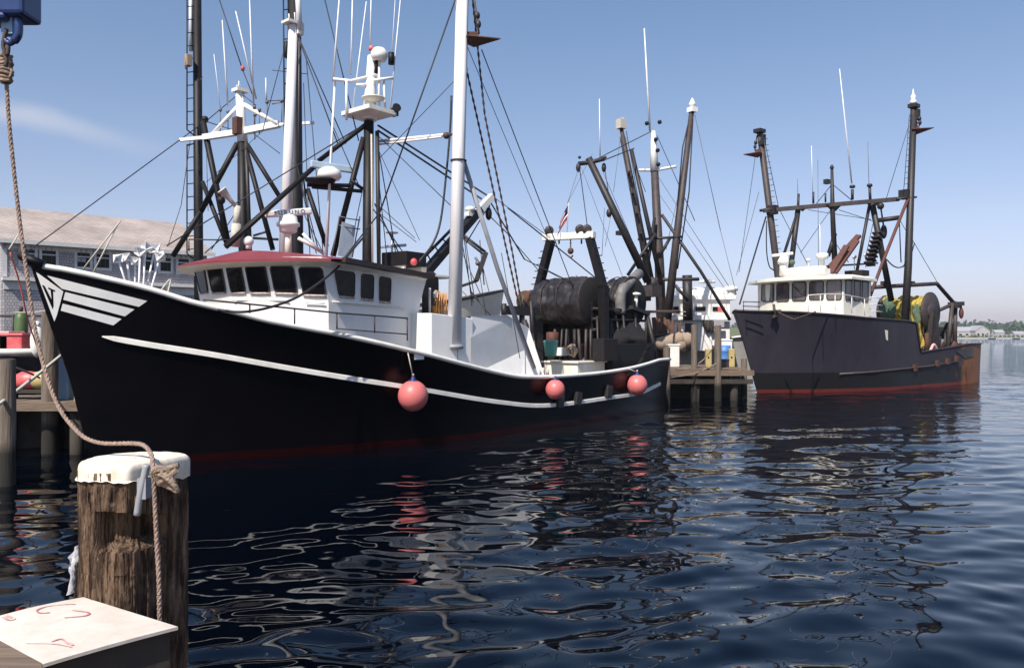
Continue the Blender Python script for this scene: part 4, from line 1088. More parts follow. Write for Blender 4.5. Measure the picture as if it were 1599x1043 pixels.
# ------------------------------------------------------------------ the far trawler on the right
def trawler_far():
    F = Frame((12.45, 40.6), (.79, .613))
    root = thing('trawler', 'weathered dark grey trawler with a cream wheelhouse and a rusty orange stern', 'trawler', F.o, F.rz)
    stem = smooth_interp([-1.3, 0, 1.2, 2.4, 3.4, 4.4], [.8, 0, -.55, -1.05, -1.5, -1.95])
    US = 20.3
    br = lambda t: 3.3 * (1 - (1 - min(t / 0.36, 1)) ** 2.3) - (0.9 * max(0, (t - 0.80) / 0.20) ** 2)
    bw = lambda t: 3.2 * (1 - (1 - min(t / 0.42, 1)) ** 1.9) - (0.9 * max(0, (t - 0.80) / 0.20) ** 2)
    rail = [(1151, 485), (1180, 486), (1234, 487), (1285, 490), (1350, 496), (1415, 501), (1431, 504), (1435, 550), (1460, 546), (1492, 541), (1512, 537)]
    xs, zs = [0], [4.15]
    for px, py in rail:
        t = .3
        for _ in range(50):
            p = F.P(px, py, -br(t)); u0 = stem(p.z); t = .5 * t + .5 * min(max((p.x - u0) / (US - u0), .004), 1)
        xs.append(max(t, xs[-1] + .004)); zs.append(p.z)
    sheer = interp(xs, zs)
    hull, bvh, pt = make_hull(root, F, stem, US, sheer, br, bw, 'hull_worn', bul=.8, capmat='brown_steel', capr=.05, ni=110, tpow=1.15)
    # rub bar, rust hung shield, scuppers
    ln = [(1310, 584), (1360, 581), (1400, 577), (1450, 572), (1492, 565)]
    build('rub_bar', MB().tube([q for q in (hit(F, bvh, x, y, .02) for x, y in ln) if q], .07, 6), 'brown_steel', root)
    sk = MB()
    for x, y in ((1427, 574), (1462, 567), (1478, 564), (1492, 560)):
        q = hit(F, bvh, x, y, .05)
        if q: sk.box(q, (.3, .16, .35))
    build('scupper_shield', sk, 'rust', root)
    q = painted(F, bvh, [(1492, 548), (1519, 540), (1519, 556), (1506, 560)], .03, 8, 4)
    if q: build('chafing_mat', q, 'hull_dark', root)
    q = painted(F, bvh, [(1381, 515), (1386, 516), (1386, 532), (1383, 530)], .02, 4, 4)
    if q: build('hawse_opening', q, 'cream', root)
    # patches of pale weathering along the rail
    an = MB(); a = hit(F, bvh, 1207, 490, .1)
    an.tube([a + Vector((0, 0, .5)), a + Vector((0, -.1, -.1))], .07, 6).tube([a + Vector((-.4, -.05, .15)), a + Vector((.5, -.05, .2))], .05, 6).tube([a + Vector((-.1, -.08, -.1)), a + Vector((.15, -.08, -.12))], .09, 8)
    build('anchor', an, 'brown_steel', root)
    # wheelhouse
    HW = 2.55; NA = 30
    cor = F.P(1317, 470, -HW); uc = cor.x; ztop = F.P(1317, 437, -HW).z; zlo = sheer(.3) - 1.0; sg = .8
    def front(k, z, off=0.0):
        s = -1 + 2 * k / NA
        return Vector((uc - (sg + off) * (1 - abs(s) ** 2.4) - off * .3, s * (HW + off), z))
    aft = F.P(1360, 480, -HW).x
    wh = MB(); zr = [zlo, ztop]
    wh.grid([[front(k, z) for k in range(NA + 1)] for z in zr], False)
    wh.grid([[Vector((uc, -HW, z)), Vector((aft, -HW, z))] for z in zr], False, True)
    wh.grid([[Vector((uc, HW, z)), Vector((aft, HW, z))] for z in zr], False)
    wh.grid([[Vector((aft, -HW, z)), Vector((aft, HW, z))] for z in zr], False, True)
    H = build('wheelhouse', wh, 'offwhite', root)
    hb = BVHTree.FromPolygons([Vector(v) for v in wh.v], wh.f)
    for q in ([(1190.5, 443), (1209, 443), (1209, 471), (1190, 471)], [(1213.5, 442.5), (1232, 441.5), (1232, 470.5), (1213, 471)], [(1237.5, 441), (1259, 440.5), (1258.5, 470), (1237.5, 470)],
              [(1264.5, 440), (1286, 439), (1285.5, 468.5), (1264, 468.5)], [(1291, 438.5), (1314, 437.5), (1313.5, 468), (1291, 468.5)],
              [(1320.5, 437), (1330, 437.5), (1330, 469), (1320, 469)], [(1333.5, 438), (1343, 438.5), (1343, 470), (1333, 470)], [(1346, 439), (1355.5, 440), (1355, 471), (1345.5, 471)]):
        window(F, hb, q, H, 'glass_lit', .14, .03)
    K = range(NA + 1)
    e0 = [front(k, ztop + .0, .55) for k in K]; e1 = [p + Vector((0, 0, .14)) for p in e0]
    for p in e0: p.z += .02
    e2 = [Vector((p.x + .9, p.y * .85, ztop + .30)) for p in e1]
    rf = MB(); rf.grid([[front(k, ztop - .02) for k in K], e0], False); rf.grid([e0, e1], False); rf.grid([e1, e2], True)
    ab0 = [Vector((aft + .25, (HW + .2) * (-1 + 2 * k / NA), ztop + .02)) for k in K]; ab = [p + Vector((0, 0, .14)) for p in ab0]
    rf.grid([e2, [Vector((aft, p.y * .85, ztop + .30)) for p in ab], ab, ab0], False)
    for k, fl in ((0, False), (NA, True)): rf.grid([[e0[k], ab0[k]], [e1[k], ab[k]], [e2[k], Vector((aft, ab[k].y * .85, ztop + .3))]], False, not fl)
    build('roof', rf, 'offwhite', H)
    hr = MB(); hp = [F.P(x, y, -3.0) for x, y in ((1262, 461), (1290, 459), (1318, 460), (1360, 468))]
    hr.tube(hp, .025, 6)
    for x, y in ((1262, 461), (1281, 460), (1304, 459), (1330, 462), (1350, 466)): hr.tube([F.P(x, y, -3.0), F.P(x, y + 27, -3.0)], .02, 6)
    for wv, xx in ((-2.9, (1362, 1385)),):
        for y in (464, 475, 485): hr.tube([F.P(1358, y, -2.8), F.P(1378, y + 2, -2.8)], .025, 6)
    build('hand_rail', hr, 'white_worn', root)
    br2 = MB(); c = F.P(1160, 478, -.5)
    for y in (471, 478): br2.tube([F.P(1160, y, -.6), F.P(1187, y + 1, -1.2)], .025, 6)
    br2.tube([F.P(1161, 471, -.6), F.P(1161, 486, -.6)], .02, 6)
    build('bow_rail', br2, 'black_worn', root)
    # roof gear
    g1 = build('radar_post', MB().tube([F.P(1223, 430, .5), F.P(1223, 402, .5)], .2, 10).lathe([(.28, -.15), (.3, .0), (.2, .28), (.1, .3)], F.P(1223, 408, .5)), 'radar', H)
    build('radar_scanner', MB().beam(F.P(1205, 399.5, .8), F.P(1238, 395.5, .2), .14, .15), 'radar', g1, bevel=.03)
    build('green_lamp', MB().ball(F.P(1237, 410, .2), .16, 10).tube([F.P(1237, 410, .2), F.P(1237, 426, .2)], .04, 6), 'net_green', H)
    build('radar_dome', MB().lathe([(.12, -.9), (.12, -.2), (.3, -.12), (.33, 0), (.3, .14), (.1, .17)], F.P(1284, 400, -.4)), 'radar', H)
    rb = MB(); a = F.P(1255, 426, -.6)
    rb.lathe([(.2, -1.3), (.3, -1.2), (.32, 0), (.3, 1.2), (.2, 1.3)], a, (0, 1, .0), 14); rb.box(F.P(1280, 424, -1.2), (.5, .9, .25))
    build('life_raft', rb, 'white_worn', H)
    bm2 = MB()
    for a, b in (((1290, 424, -.4), (1341, 368, -.9)), ((1297, 426, -.9), (1322, 384, -1.2)), ((1303, 426, -1.0), (1338, 376, -1.3))): bm2.beam(F.P(*a), F.P(*b), .3, .14, (1, 0, .4))
    build('gangway_boards', bm2, 'rust_red', H)
    lk = MB().box(F.P(1338, 427, -1.0), (.8, 1.0, .3)); lk.tube([F.P(1290, 416, .5), F.P(1370, 411, .5)], .06, 6)
    build('roof_locker', lk, 'black_worn', H)
    for x, y in ((1262, 410), (1334, 405), (1352, 402)): build('roof_lamp', MB().tube([F.P(x, y + 16, -.3), F.P(x, y, -.3)], .025, 5).lathe([(.03, 0), (.12, .1), (.12, .2), (.03, .22)], F.P(x, y, -.3)), 'white_worn', H)
    for i in range(0): build('deck_cable', MB().tube(catmull([F.P(1325 + 8 * i, 428, -1.8), F.P(1328 + 7 * i, 415 - 2 * i, -1.6), F.P(1335 + 6 * i, 425, -1.9)], 4), .022, 5), 'rope_pale', H)
    # gallows mast frame
    m1 = MB(); a, b = F.P(1186, 205, 2.6), F.P(1214, 424, 2.4); lo = b + (b - a) * ((2.5 - b.z) / (b.z - a.z)) ; m1.tube([a, b, lo], [.16, .20, .20], 12)
    A1 = build('gallows_mast', m1, 'brown_steel', root)
    m2 = MB(); a, b = F.P(1427, 165, -2.7), F.P(1418, 419, -2.7); lo = F.P(1412, 520, -2.7); m2.tube([a, b, lo], [.17, .20, .21], 12)
    A2 = build('gallows_mast', m2, 'black_worn', root)
    for nd, (x, y, wv) in ((A1, (1186, 205, 2.6)), (A2, (1427, 166, -2.7))):
        q = F.P(x, y, wv); build('mast_cap', MB().box(q, (.55, .45, .2)).box(q + Vector((.1, -.1, -.5)), (.3, .3, .6)).ball(q + Vector((.15, 0, -.95)), .15, 8), 'black_worn', nd)
    build('mast_lamp', MB().lathe([(.16, 0), (.18, .15), (.1, .3), (.16, .42), (.05, .6), (.02, .85)], F.P(1426, 163, -2.7)), 'radar', A2)
    bx = MB(); bx.beam(F.P(1192, 329, 2.6), F.P(1404, 311, -2.4), .22, .22); build('crossbeam', bx, 'brown_steel', root)
    bx = MB(); bx.tube([F.P(1186, 329, 2.75), F.P(1210, 327, 2.1)], .08, 8); bx.box(F.P(1206, 328, 2.3), (.4, .5, .5)); bx.box(F.P(1413, 304, -2.5), (.5, .5, .5)); bx.tube([F.P(1400, 311, -2.4), F.P(1431, 308, -2.9)], .06, 6)
    build('beam_collar', bx, 'black_worn', root)
    cs = F.P(1299, 322, .1)
    cp = build('centre_post', MB().tube([F.P(1299, 258, .1), F.P(1300, 330, .1), F.P(1304, 420, .1)], [.07, .13, .16], 10).tube([F.P(1304, 365, .1), F.P(1293, 400, .3)], .12, 8), 'black_worn', root)
    build('gusset', MB().prism([F.P(1288, 320, .1), F.P(1315, 318, .1), F.P(1303, 330, .1), F.P(1299, 330, .1)], (.12, 0, 0)).prism([F.P(1244, 322, 1.3), F.P(1262, 321, 1.2), F.P(1252, 330, 1.3)], (.12, 0, 0)).prism([F.P(1350, 316, -1.1), F.P(1375, 314, -1.4), F.P(1362, 325, -1.2)], (.12, 0, 0)), 'black_worn', root)
    build('lamp', MB().box(F.P(1291, 284, .2), (.3, .25, .25)).ball(F.P(1299, 262, .1), .12, 8), 'black_worn', cp)
    lg = [((1247, 303, 1.3), (1246, 330, 1.3), .07), ((1246, 328, 1.4), (1234, 424, 1.6), .15), ((1244, 335, 1.4), (1222, 404, 1.8), .08), ((1358, 292, -1.1), (1359, 316, -1.1), .08), ((1359, 314, -1.1), (1338, 424, -1.0), .09), ((1362, 318, -1.2), (1392, 470, -1.6), .17), ((1366, 345, -1.2), (1404, 340, -2.4), .13), ((1331, 296, -.6), (1331, 312, -.6), .08), ((1270, 300, .7), (1270, 318, .7), .06), ((1289, 302, .3), (1289, 316, .3), .05)]
    for a, b, r in lg: build('frame_leg', MB().tube([F.P(*a), F.P(*b)], r, 8), 'black_worn', root)
    for x, y, wv in ((1331, 294, -.6), (1358, 292, -1.1)): build('pedestal', MB().lathe([(.1, 0), (.16, .04), (.13, .16), (.03, .18)], F.P(x, y, wv)), 'black_worn', root)
    build('brace', MB().tube([F.P(1418, 310, -2.7), F.P(1380, 405, -2.0), F.P(1348, 492, -2.3)], .09, 8), 'rust_red', root)
    tk = MB()
    for i in range(8):
        f = i / 7; q = F.P(1371 - 13 * f, 366 + 46 * f, -1.3); tk.box(q, (.45, .5, .07), 0, 0.5)
    tk.tube([F.P(1374, 362, -1.3), F.P(1361, 414, -1.3)], .14, 8)
    build('tackle_stack', tk, 'black_worn', root)
    build('hanging_block', MB().ball(F.P(1380, 362, -1.4), .26, 12, (.7, .7, 1.6)).ball(F.P(1375, 322, -1.4), .2, 10).tube([F.P(1375, 322, -1.4), F.P(1380, 355, -1.4)], .05, 6), 'black_worn', root)
    wh2 = [((1330, 287, -.6), (1311, 108, -.4), .05, .022), ]
    for a, b, r0, r1 in wh2: build('whip_antenna', MB().tube([F.P(*a), F.P(*b)], [r0, r1], 6), 'whip', root)
    for a, b in (((1357, 292, -1.1), (1355, 222, -1.1)), ((1278, 420, .3), (1277, 250, .3)), ((1246, 303, 1.3), (1245, 280, 1.3))): build('whip_antenna', MB().tube([F.P(*a), F.P(*b)], .015, 5), 'wire_grey', root)
    for a, b in (((1269, 300, .7), (1267, 228, .7)), ((1282, 425, -.2), (1280, 350, -.2))): build('whip_antenna', MB().tube([F.P(*a), F.P(*b)], .018, 5), 'whip', root)
    for x0, y0, x1, y1, wv, dx in ((1193, 218, 1216, 410, 2.3, 6), (1420, 180, 1411, 300, -2.6, 5)):
        ladder(F, root, lambda y, a=x0, b=x1, c=y0, d=y1: a + (b - a) * (y - c) / (d - c), y0, y1, wv, dx, 9, 'ladder', 'brown_steel', .02)
    rg = [((1196, 339, 2.6), (1155, 475, .3), .045), ((1180, 240, 2.8), (1154, 425, 1), .014), ((1193, 215, 2.6), (1216, 325, 2.2), .02), ((1216, 325, 2.2), (1262, 415, .5), .018), ((1299, 288, .1), (1275, 318, .6), .022), ((1300, 288, .1), (1330, 313, -.5), .022),
          ((1297, 328, .1), (1250, 395, 1), .016), ((1418, 200, -2.7), (1384, 310, -1.5), .018), ((1310, 328, 0), (1362, 345, -1.2), .018), ((1262, 328, 1), (1360, 343, -1.2), .016), ((1305, 380, 0), (1325, 410, -.4), .02),
          ((1404, 340, -2.4), (1407, 410, -2.5), .035), ((1363, 350, -1.2), (1352, 400, -1.2), .02), ((1404, 342, -2.4), (1426, 380, -2.7), .016), ((1425, 375, -2.7), (1466, 445, -1.5), .018), ((1185, 300, 2.6), (1150, 430, .3), .012), ((1424, 380, -2.7), (1410, 418, -2.7), .016)]
    wires(F, root, rg)
    build('hanging_hose', MB().tube(catmull([F.P(x, y, -2.6) for x, y in ((1384, 405), (1396, 416), (1408, 417), (1420, 405), (1428, 380))], 5), .035, 6), 'wire', root)
    build('hanging_hose', MB().tube(catmull([F.P(x, y, 2.5) for x, y in ((1197, 345), (1197, 390), (1201, 415), (1208, 422))], 5), .035, 6), 'wire', root)
    # deck line sagging on the bow
    build('bow_chain', chain_path(F.P(1215, 488, -2.2), F.P(1240, 499, -2.9), .05, .1), 'chain', root); build('bow_chain', chain_path(F.P(1240, 499, -2.9), F.P(1273, 487, -3.1), .05, .1), 'chain', root)
    # stern gallows, reels
    sg_ = MB(); P0 = F.P
    sg_.tube([P0(1358, 449, -1.0), P0(1463, 443, -1.6), P0(1490, 474, -1.8)], .12, 8); sg_.tube([P0(1463, 486, -1.8), P0(1492, 473, -1.8)], .12, 8)
    sg_.tube([P0(1487, 474, -1.9), P0(1479, 552, -1.9)], .13, 8); sg_.tube([P0(1492, 474, -1.8), P0(1491, 548, -1.8)], .13, 8); sg_.beam(P0(1484, 475, -1.8), P0(1502, 474, -2.0), .35, .25); sg_.box(P0(1490, 478, -1.8), (.6, .5, .25))
    build('stern_gallows', sg_, 'brown_steel', root)
    for x in (1381, 1423): build('flood_light', MB().box(P0(x, 442, -1.2), (.35, .3, .2)), 'brown_steel', root)
    build('stern_block', MB().tube([P0(1501, 476, -2), P0(1501, 481, -2)], .05, 6).ball(P0(1501, 489, -2), .24, 12, (.6, .6, 1.5)), 'rust_red', root)
    UD = 14.5
    c = F.U(1453, 487, UD); wy = (F.o + F.u * c.x + F.w * c.y).y; r = 31 / FPX * wy
    d = build('net_reel', MB().lathe([(.2, -.04), (r, -.04), (r, .04), (.2, .04)], c, (0, 1, 0), 30), 'brown_steel', root)
    c2 = F.U(1383, 479, UD); r2 = 19 / FPX * wy
    build('flange', MB().lathe([(.2, -.04), (r2 * 1.5, -.04), (r2 * 1.5, .04), (.2, .04)], Vector((UD, c2.y, c.z)), (0, 1, 0), 30), 'brown_steel', d)
    build('hub_plate', MB().lathe([(.1, -.08), (r * .42, -.07), (r * .42, -.05), (.1, -.05)], c, (0, 1, 0), 24), 'brown_steel', d)
    build('reel_stand', MB().beam(c + Vector((0, -.15, 0)), Vector((UD, c.y - .15, 1.2)), .5, .3).beam(Vector((UD + .9, c.y - .15, 1.0)), Vector((UD + .1, c.y - .15, c.z)), .3, .2).beam(Vector((UD - .9, c.y - .15, 1.0)), Vector((UD - .1, c.y - .15, c.z)), .3, .2), 'black_worn', d)
    root_loc = (F, UD, c, c2, r)
    cl = MB()
    for i in range(12):
        x = 1440 + rnd.uniform(-4, 52); cl.tube([P0(x, 556, -1.5), P0(x + rnd.uniform(-5, 5), rnd.uniform(500, 535), -1.5)], rnd.uniform(.04, .10), 6)
    for i in range(8): cl.ball(P0(rnd.uniform(1440, 1486), rnd.uniform(530, 550), -1.4 + rnd.uniform(-.5, .5)), rnd.uniform(.15, .32), 8)
    build('winch_gear', cl, 'black_worn', root)
    build('winch_drum', MB().lathe([(.1, -.6), (.7, -.6), (.7, -.5), (.4, -.45), (.4, .45), (.7, .5), (.7, .6), (.1, .6)], P0(1468, 520, -.8), (0, 1, 0), 20), 'net_dark', root)
    build('stern_winch', MB().lathe([(.1, -.3), (.42, -.3), (.42, .3), (.1, .3)], P0(1484, 541, -1.6), (1, 0, 0), 16), 'rust_red', root)
    build('deck_post', MB().tube([P0(1447, 550, -2.2), P0(1447, 520, -2.2)], .12, 8).tube([P0(1461, 550, -2.0), P0(1458, 510, -2.0)], .12, 8), 'rust', root)
    ml = build('pink_mooring', MB().tube(catmull([P0(x, y, -2.6) for x, y in ((1452, 549), (1458, 538), (1464, 548))], 5), .08, 6), 'pink_tote', root)
    # birds
    bird('stabilizer', 'rusty red stabilizer plate hanging from the left gallows mast of the grey trawler', to_world(F, F.P(1177, 241, 2.9)), .62, 2.5, 'rust_red', to_world(F, F.P(1182, 212, 2.8)))
    bird('stabilizer', 'rusty red stabilizer plate hanging from the right gallows mast of the grey trawler', to_world(F, F.P(1438, 203, -3.0)), .68, -0.3, 'rust_red', to_world(F, F.P(1434, 175, -2.9)))
    # net on the reel
    nr = thing('fishing_net', 'yellow and green fishing net wound on the reel of the grey trawler', 'net', to_world(F, Vector((UD, c.y, 0))), F.rz)
    y0, y1 = 0.10, (c2.y - c.y) - .1
    rows = []
    NI, NJ = 30, 44
    for i in range(NI + 1):
        f = i / NI; row = []
        for j in range(NJ + 1):
            a = 2 * math.pi * j / NJ
            q = noise.noise(Vector((f * 5, 2.5 * math.cos(a), 2.5 * math.sin(a)))) * .34 + noise.noise(Vector((f * 16, 7 * math.cos(a), 7 * math.sin(a)))) * .09
            rad = r * (.72 + q)
            row.append(Vector((rad * math.sin(a), y0 + (y1 - y0) * f, c.z + rad * math.cos(a))))
        rows.append(row)
    build('wound_net', MB().grid(rows, True), 'net_yellow', nr)
    hg = MB()
    def loc(px, py, wv): return F.P(px, py, wv) - Vector((UD, c.y, 0))
    rows = []
    for i in range(13):
        f = i / 12; row = []
        for j in range(21):
            g = j / 20; q = noise.noise(Vector((f * 4, g * 9, 3.3))) * .25
            row.append(loc(1405 + 40 * g + 4 * (1 - g) * f, 488 + (60 if g > .5 else 30 * (g + .3)) * f, -1.7) + Vector((q - .2, q, 0)))
        rows.append(row)
    hg.grid(rows, True)
    build('hanging_net', hg, 'net_yellow', nr)
    build('green_bunt', lump(loc(1431, 492, -1.9), .42, (.35, .5, 1.3), 3.1, .5), 'net_green', nr); build('green_bunt', lump(loc(1386, 485, -.3), .62, (.9, .6, 1.1), 7.7, .4), 'net_green', nr)
    return root, F, bvh
trawler_far()
# ------------------------------------------------------------------ boats behind
def simple_boat(name, label, cat, o, u, L, beam, zbow, zmid, zst, hullmat, bul=.6, capm='white_worn', rake=1.2):
    F = Frame(o, u); root = thing(name, label, cat, F.o, F.rz)
    stem = smooth_interp([-1.0, 0, zbow], [.6, 0, -rake]); h = beam / 2
    br = lambda t: h * (1 - (1 - min(t / 0.4, 1)) ** 2.3) - h * .18 * max(0, (t - .75) / .25) ** 2
    bw = lambda t: h * .95 * (1 - (1 - min(t / 0.48, 1)) ** 1.8) - h * .18 * max(0, (t - .75) / .25) ** 2
    sheer = smooth_interp([0, .35, .65, 1], [zbow, zmid + (zbow - zmid) * .25, zmid, zst])
    hull, bvh, pt = make_hull(root, F, stem, L, sheer, br, bw, hullmat, bul=bul, capmat=capm, capr=.06, ni=36, nj=8, keel=-.9)
    return F, root, bvh
def rafted_boat():
    F, root, bvh = simple_boat('trawler', 'trawler rafted behind the black one, only its dark ladder masts and white crossbar showing', 'trawler', (-12.9, 24.9), (.648, .761), 19, 6.2, 3.3, 1.7, 1.8, 'hull_dark')
    hs = build('wheelhouse', MB().box((8.6, 0, 2.5), (3.6, 3.8, 2.6)), 'white', root, bevel=.05)
    def mast(x0, y0, x1, y1, wv, r0, r1, nm='mast', m='black'):
        a, b = F.P(x0, y0, wv), F.P(x1, y1, wv); lo = a + (a - b) * ((a.z - 1.2) / (b.z - a.z)) 
        return build(nm, MB().tube([lo, a, b], [r0, r0, r1], 14), m, root)
    m1 = mast(310, 385, 307.5, -40, 2.6, .17, .155); m2 = mast(463, 395, 459, -40, -2.9, .23, .22); m3 = mast(380, 385, 378, 215, 0, .17, .15)
    for y0, y1 in ((-30, 203), (226, 396)):
        ld = ladder(F, m1, lambda y: 292 - (0 if y > 226 else 0), y0, y1, 2.6, 10, 20.5, 'ladder', 'black', .024)
        build('ladder_tie', MB().tube([F.P(292, y1, 2.6), F.P(302, y1 + 8, 2.6)], .026, 6).tube([F.P(292, y0 + 2, 2.6), F.P(304, y0 - 2, 2.6)], .026, 6), 'black', m1)
    build('white_conduit', MB().tube([F.P(298, -30, 2.75), F.P(298, 80, 2.75)], .07, 6), 'alu', m1)
    build('gear_clamp', MB().box(F.P(294, 95, 2.5), (.2, .25, .4)).tube([F.P(291, 85, 2.5), F.P(291, 108, 2.5)], .05, 6).ball(F.P(295, 88, 2.5), .1, 8), 'rope', m1)
    ladder(F, m2, lambda y: 442.5 + .008 * y, -30, 215, -2.9, 9, 23, 'ladder', 'black', .024)
    build('ladder_block', MB().ball(F.P(447, 78, -3), .12, 10, (.8, .8, 2.6)), 'black', m2)
    hd = build('mast_head', MB().tube([F.P(379, 222, 0), F.P(377, 195, 0), F.P(374, 143, 0)], [.19, .16, .14], 12).box(F.P(375, 142, 0), (.45, .4, .12)), 'white', m3)
    yd = MB().beam(F.P(281, 219, 2.2), F.P(320, 215, 1.4), .12, .12).beam(F.P(318, 215, 1.4), F.P(378, 206, 0), .2, .2).beam(F.P(378, 206, 0), F.P(436, 194, -1.3), .22, .22).beam(F.P(436, 195, -1.3), F.P(490, 192, -2.5), .1, .1)
    yd.tube([F.P(374, 164, 0), F.P(328, 214, 1.2)], .075, 8).tube([F.P(378, 162, 0), F.P(434, 195, -1.3)], .085, 8)
    build('crosstree', yd, 'white', hd)
    tt = MB()
    for x, y, q in ((344, 172, .8), (356, 175, .5), (397, 168, -.5), (405, 172, -.7), (417, 160, -.9), (440, 158, -1.4), (398, 180, -.5)): tt.tube([F.P(x, y, q), F.P(x, y + 38, q)], .02, 5).ball(F.P(x, y, q), .07, 8)
    tt.tube([F.P(416, 158, -.9), F.P(442, 157, -1.4)], .025, 5).tube([F.P(425, 163, -1), F.P(440, 160, -1.4)], .02, 5)
    build('instrument_posts', tt, 'wire_grey', hd)
    build('vane', MB().tube([F.P(373, 142, 0), F.P(373, 127, 0)], .02, 5).tube([F.P(369, 134, 0), F.P(376, 134, 0)], .02, 5), 'white', hd)
    build('rust_bracket', MB().box(F.P(371, 197, 0), (.25, .3, .6)), 'rust', hd)
    for a, b in (((356, 165, .5), (347, 32, .5)), ((345, 175, .8), (334, 85, .8)), ((400, 155, -.5), (368, 18, -.5)), ((396, 165, -.5), (389, -20, -.5)), ((416, 158, -.9), (415, 122, -.9))):
        build('whip_antenna', MB().tube([F.P(*a), F.P(*b)], [.035, .018] if a[0] != 345 else [.015, .01], 6), 'whip', hd)
    lg = [((371, 224, .1), (314, 330, 1.6), .1), ((317, 190, 1.5), (357, 385, .5), .11), ((386, 226, -.2), (437, 308, -1.6), .085), ((382, 226, -.1), (426, 390, -1.3), .09), ((316, 284, 1.8), (356, 386, .6), .08), ((314, 330, 1.6), (270, 400, 2.5), .1), ((480, 295, -3), (510, 385, -3.4), .085), ((473, 270, -3), (486, 385, -3), .03)]
    st = [build('mast_strut', MB().tube([F.P(*a), F.P(*b)], r, 8), 'black', root) for a, b, r in lg]
    build('conduit', MB().tube([F.P(391, 400, -.3), F.P(384, 222, -.2)], .07, 6), 'black_worn', m3); build('conduit', MB().tube([F.P(372, 380, .3), F.P(372, 222, .2)], .03, 6), 'black_worn', m3)
    build('strut_joint', MB().ball(F.P(345, 313, .8), .16, 10).ball(F.P(320, 187, 1.5), .14, 8), 'black', root)
    bs = F.P(38, 397, 0)
    wires(F, root, [((312, 196, 2.5), (36, 398, 0), .018), ((298, 212, 2.6), (283, 320, 2.8), .012), ((283, 320, 2.8), (262, 385, 3.0), .012), ((374, 146, 0), (325, 187, 1.4), .015), ((376, 146, 0), (400, 165, -.5), .015), ((322, 190, 1.4), (372, 206, .1), .02),
                    ((336, -20, 1.2), (379, 110, 0), .02), ((379, 110, 0), (395, 150, -.4), .018), ((443, 80, -2.6), (410, 205, -1), .014), ((410, 205, -1), (322, 285, 1.4), .01), ((322, 220, 1.5), (325, 330, 1.4), .01), ((378, 345, .1), (320, 395, 1.5), .02), ((366, 335, .2), (330, 390, 1.3), .018),
                    ((395, 372, -.4), (434, 374, -1.4), .05), ((396, 368, -.5), (416, 362, -1), .04), ((395, 208, -.4), (437, 240, -1.6), .014), ((316, 120, 2.4), (303, 142, 2.6), .02), ((425, 110, -2.8), (480, 116, -3.1), .012)])
    build('yard_beacon', MB().lathe([(.05, 0), (.08, .1), (.03, .2)], F.P(379, 111, 0)), 'red_tote', m3)
    return root
rafted_boat()

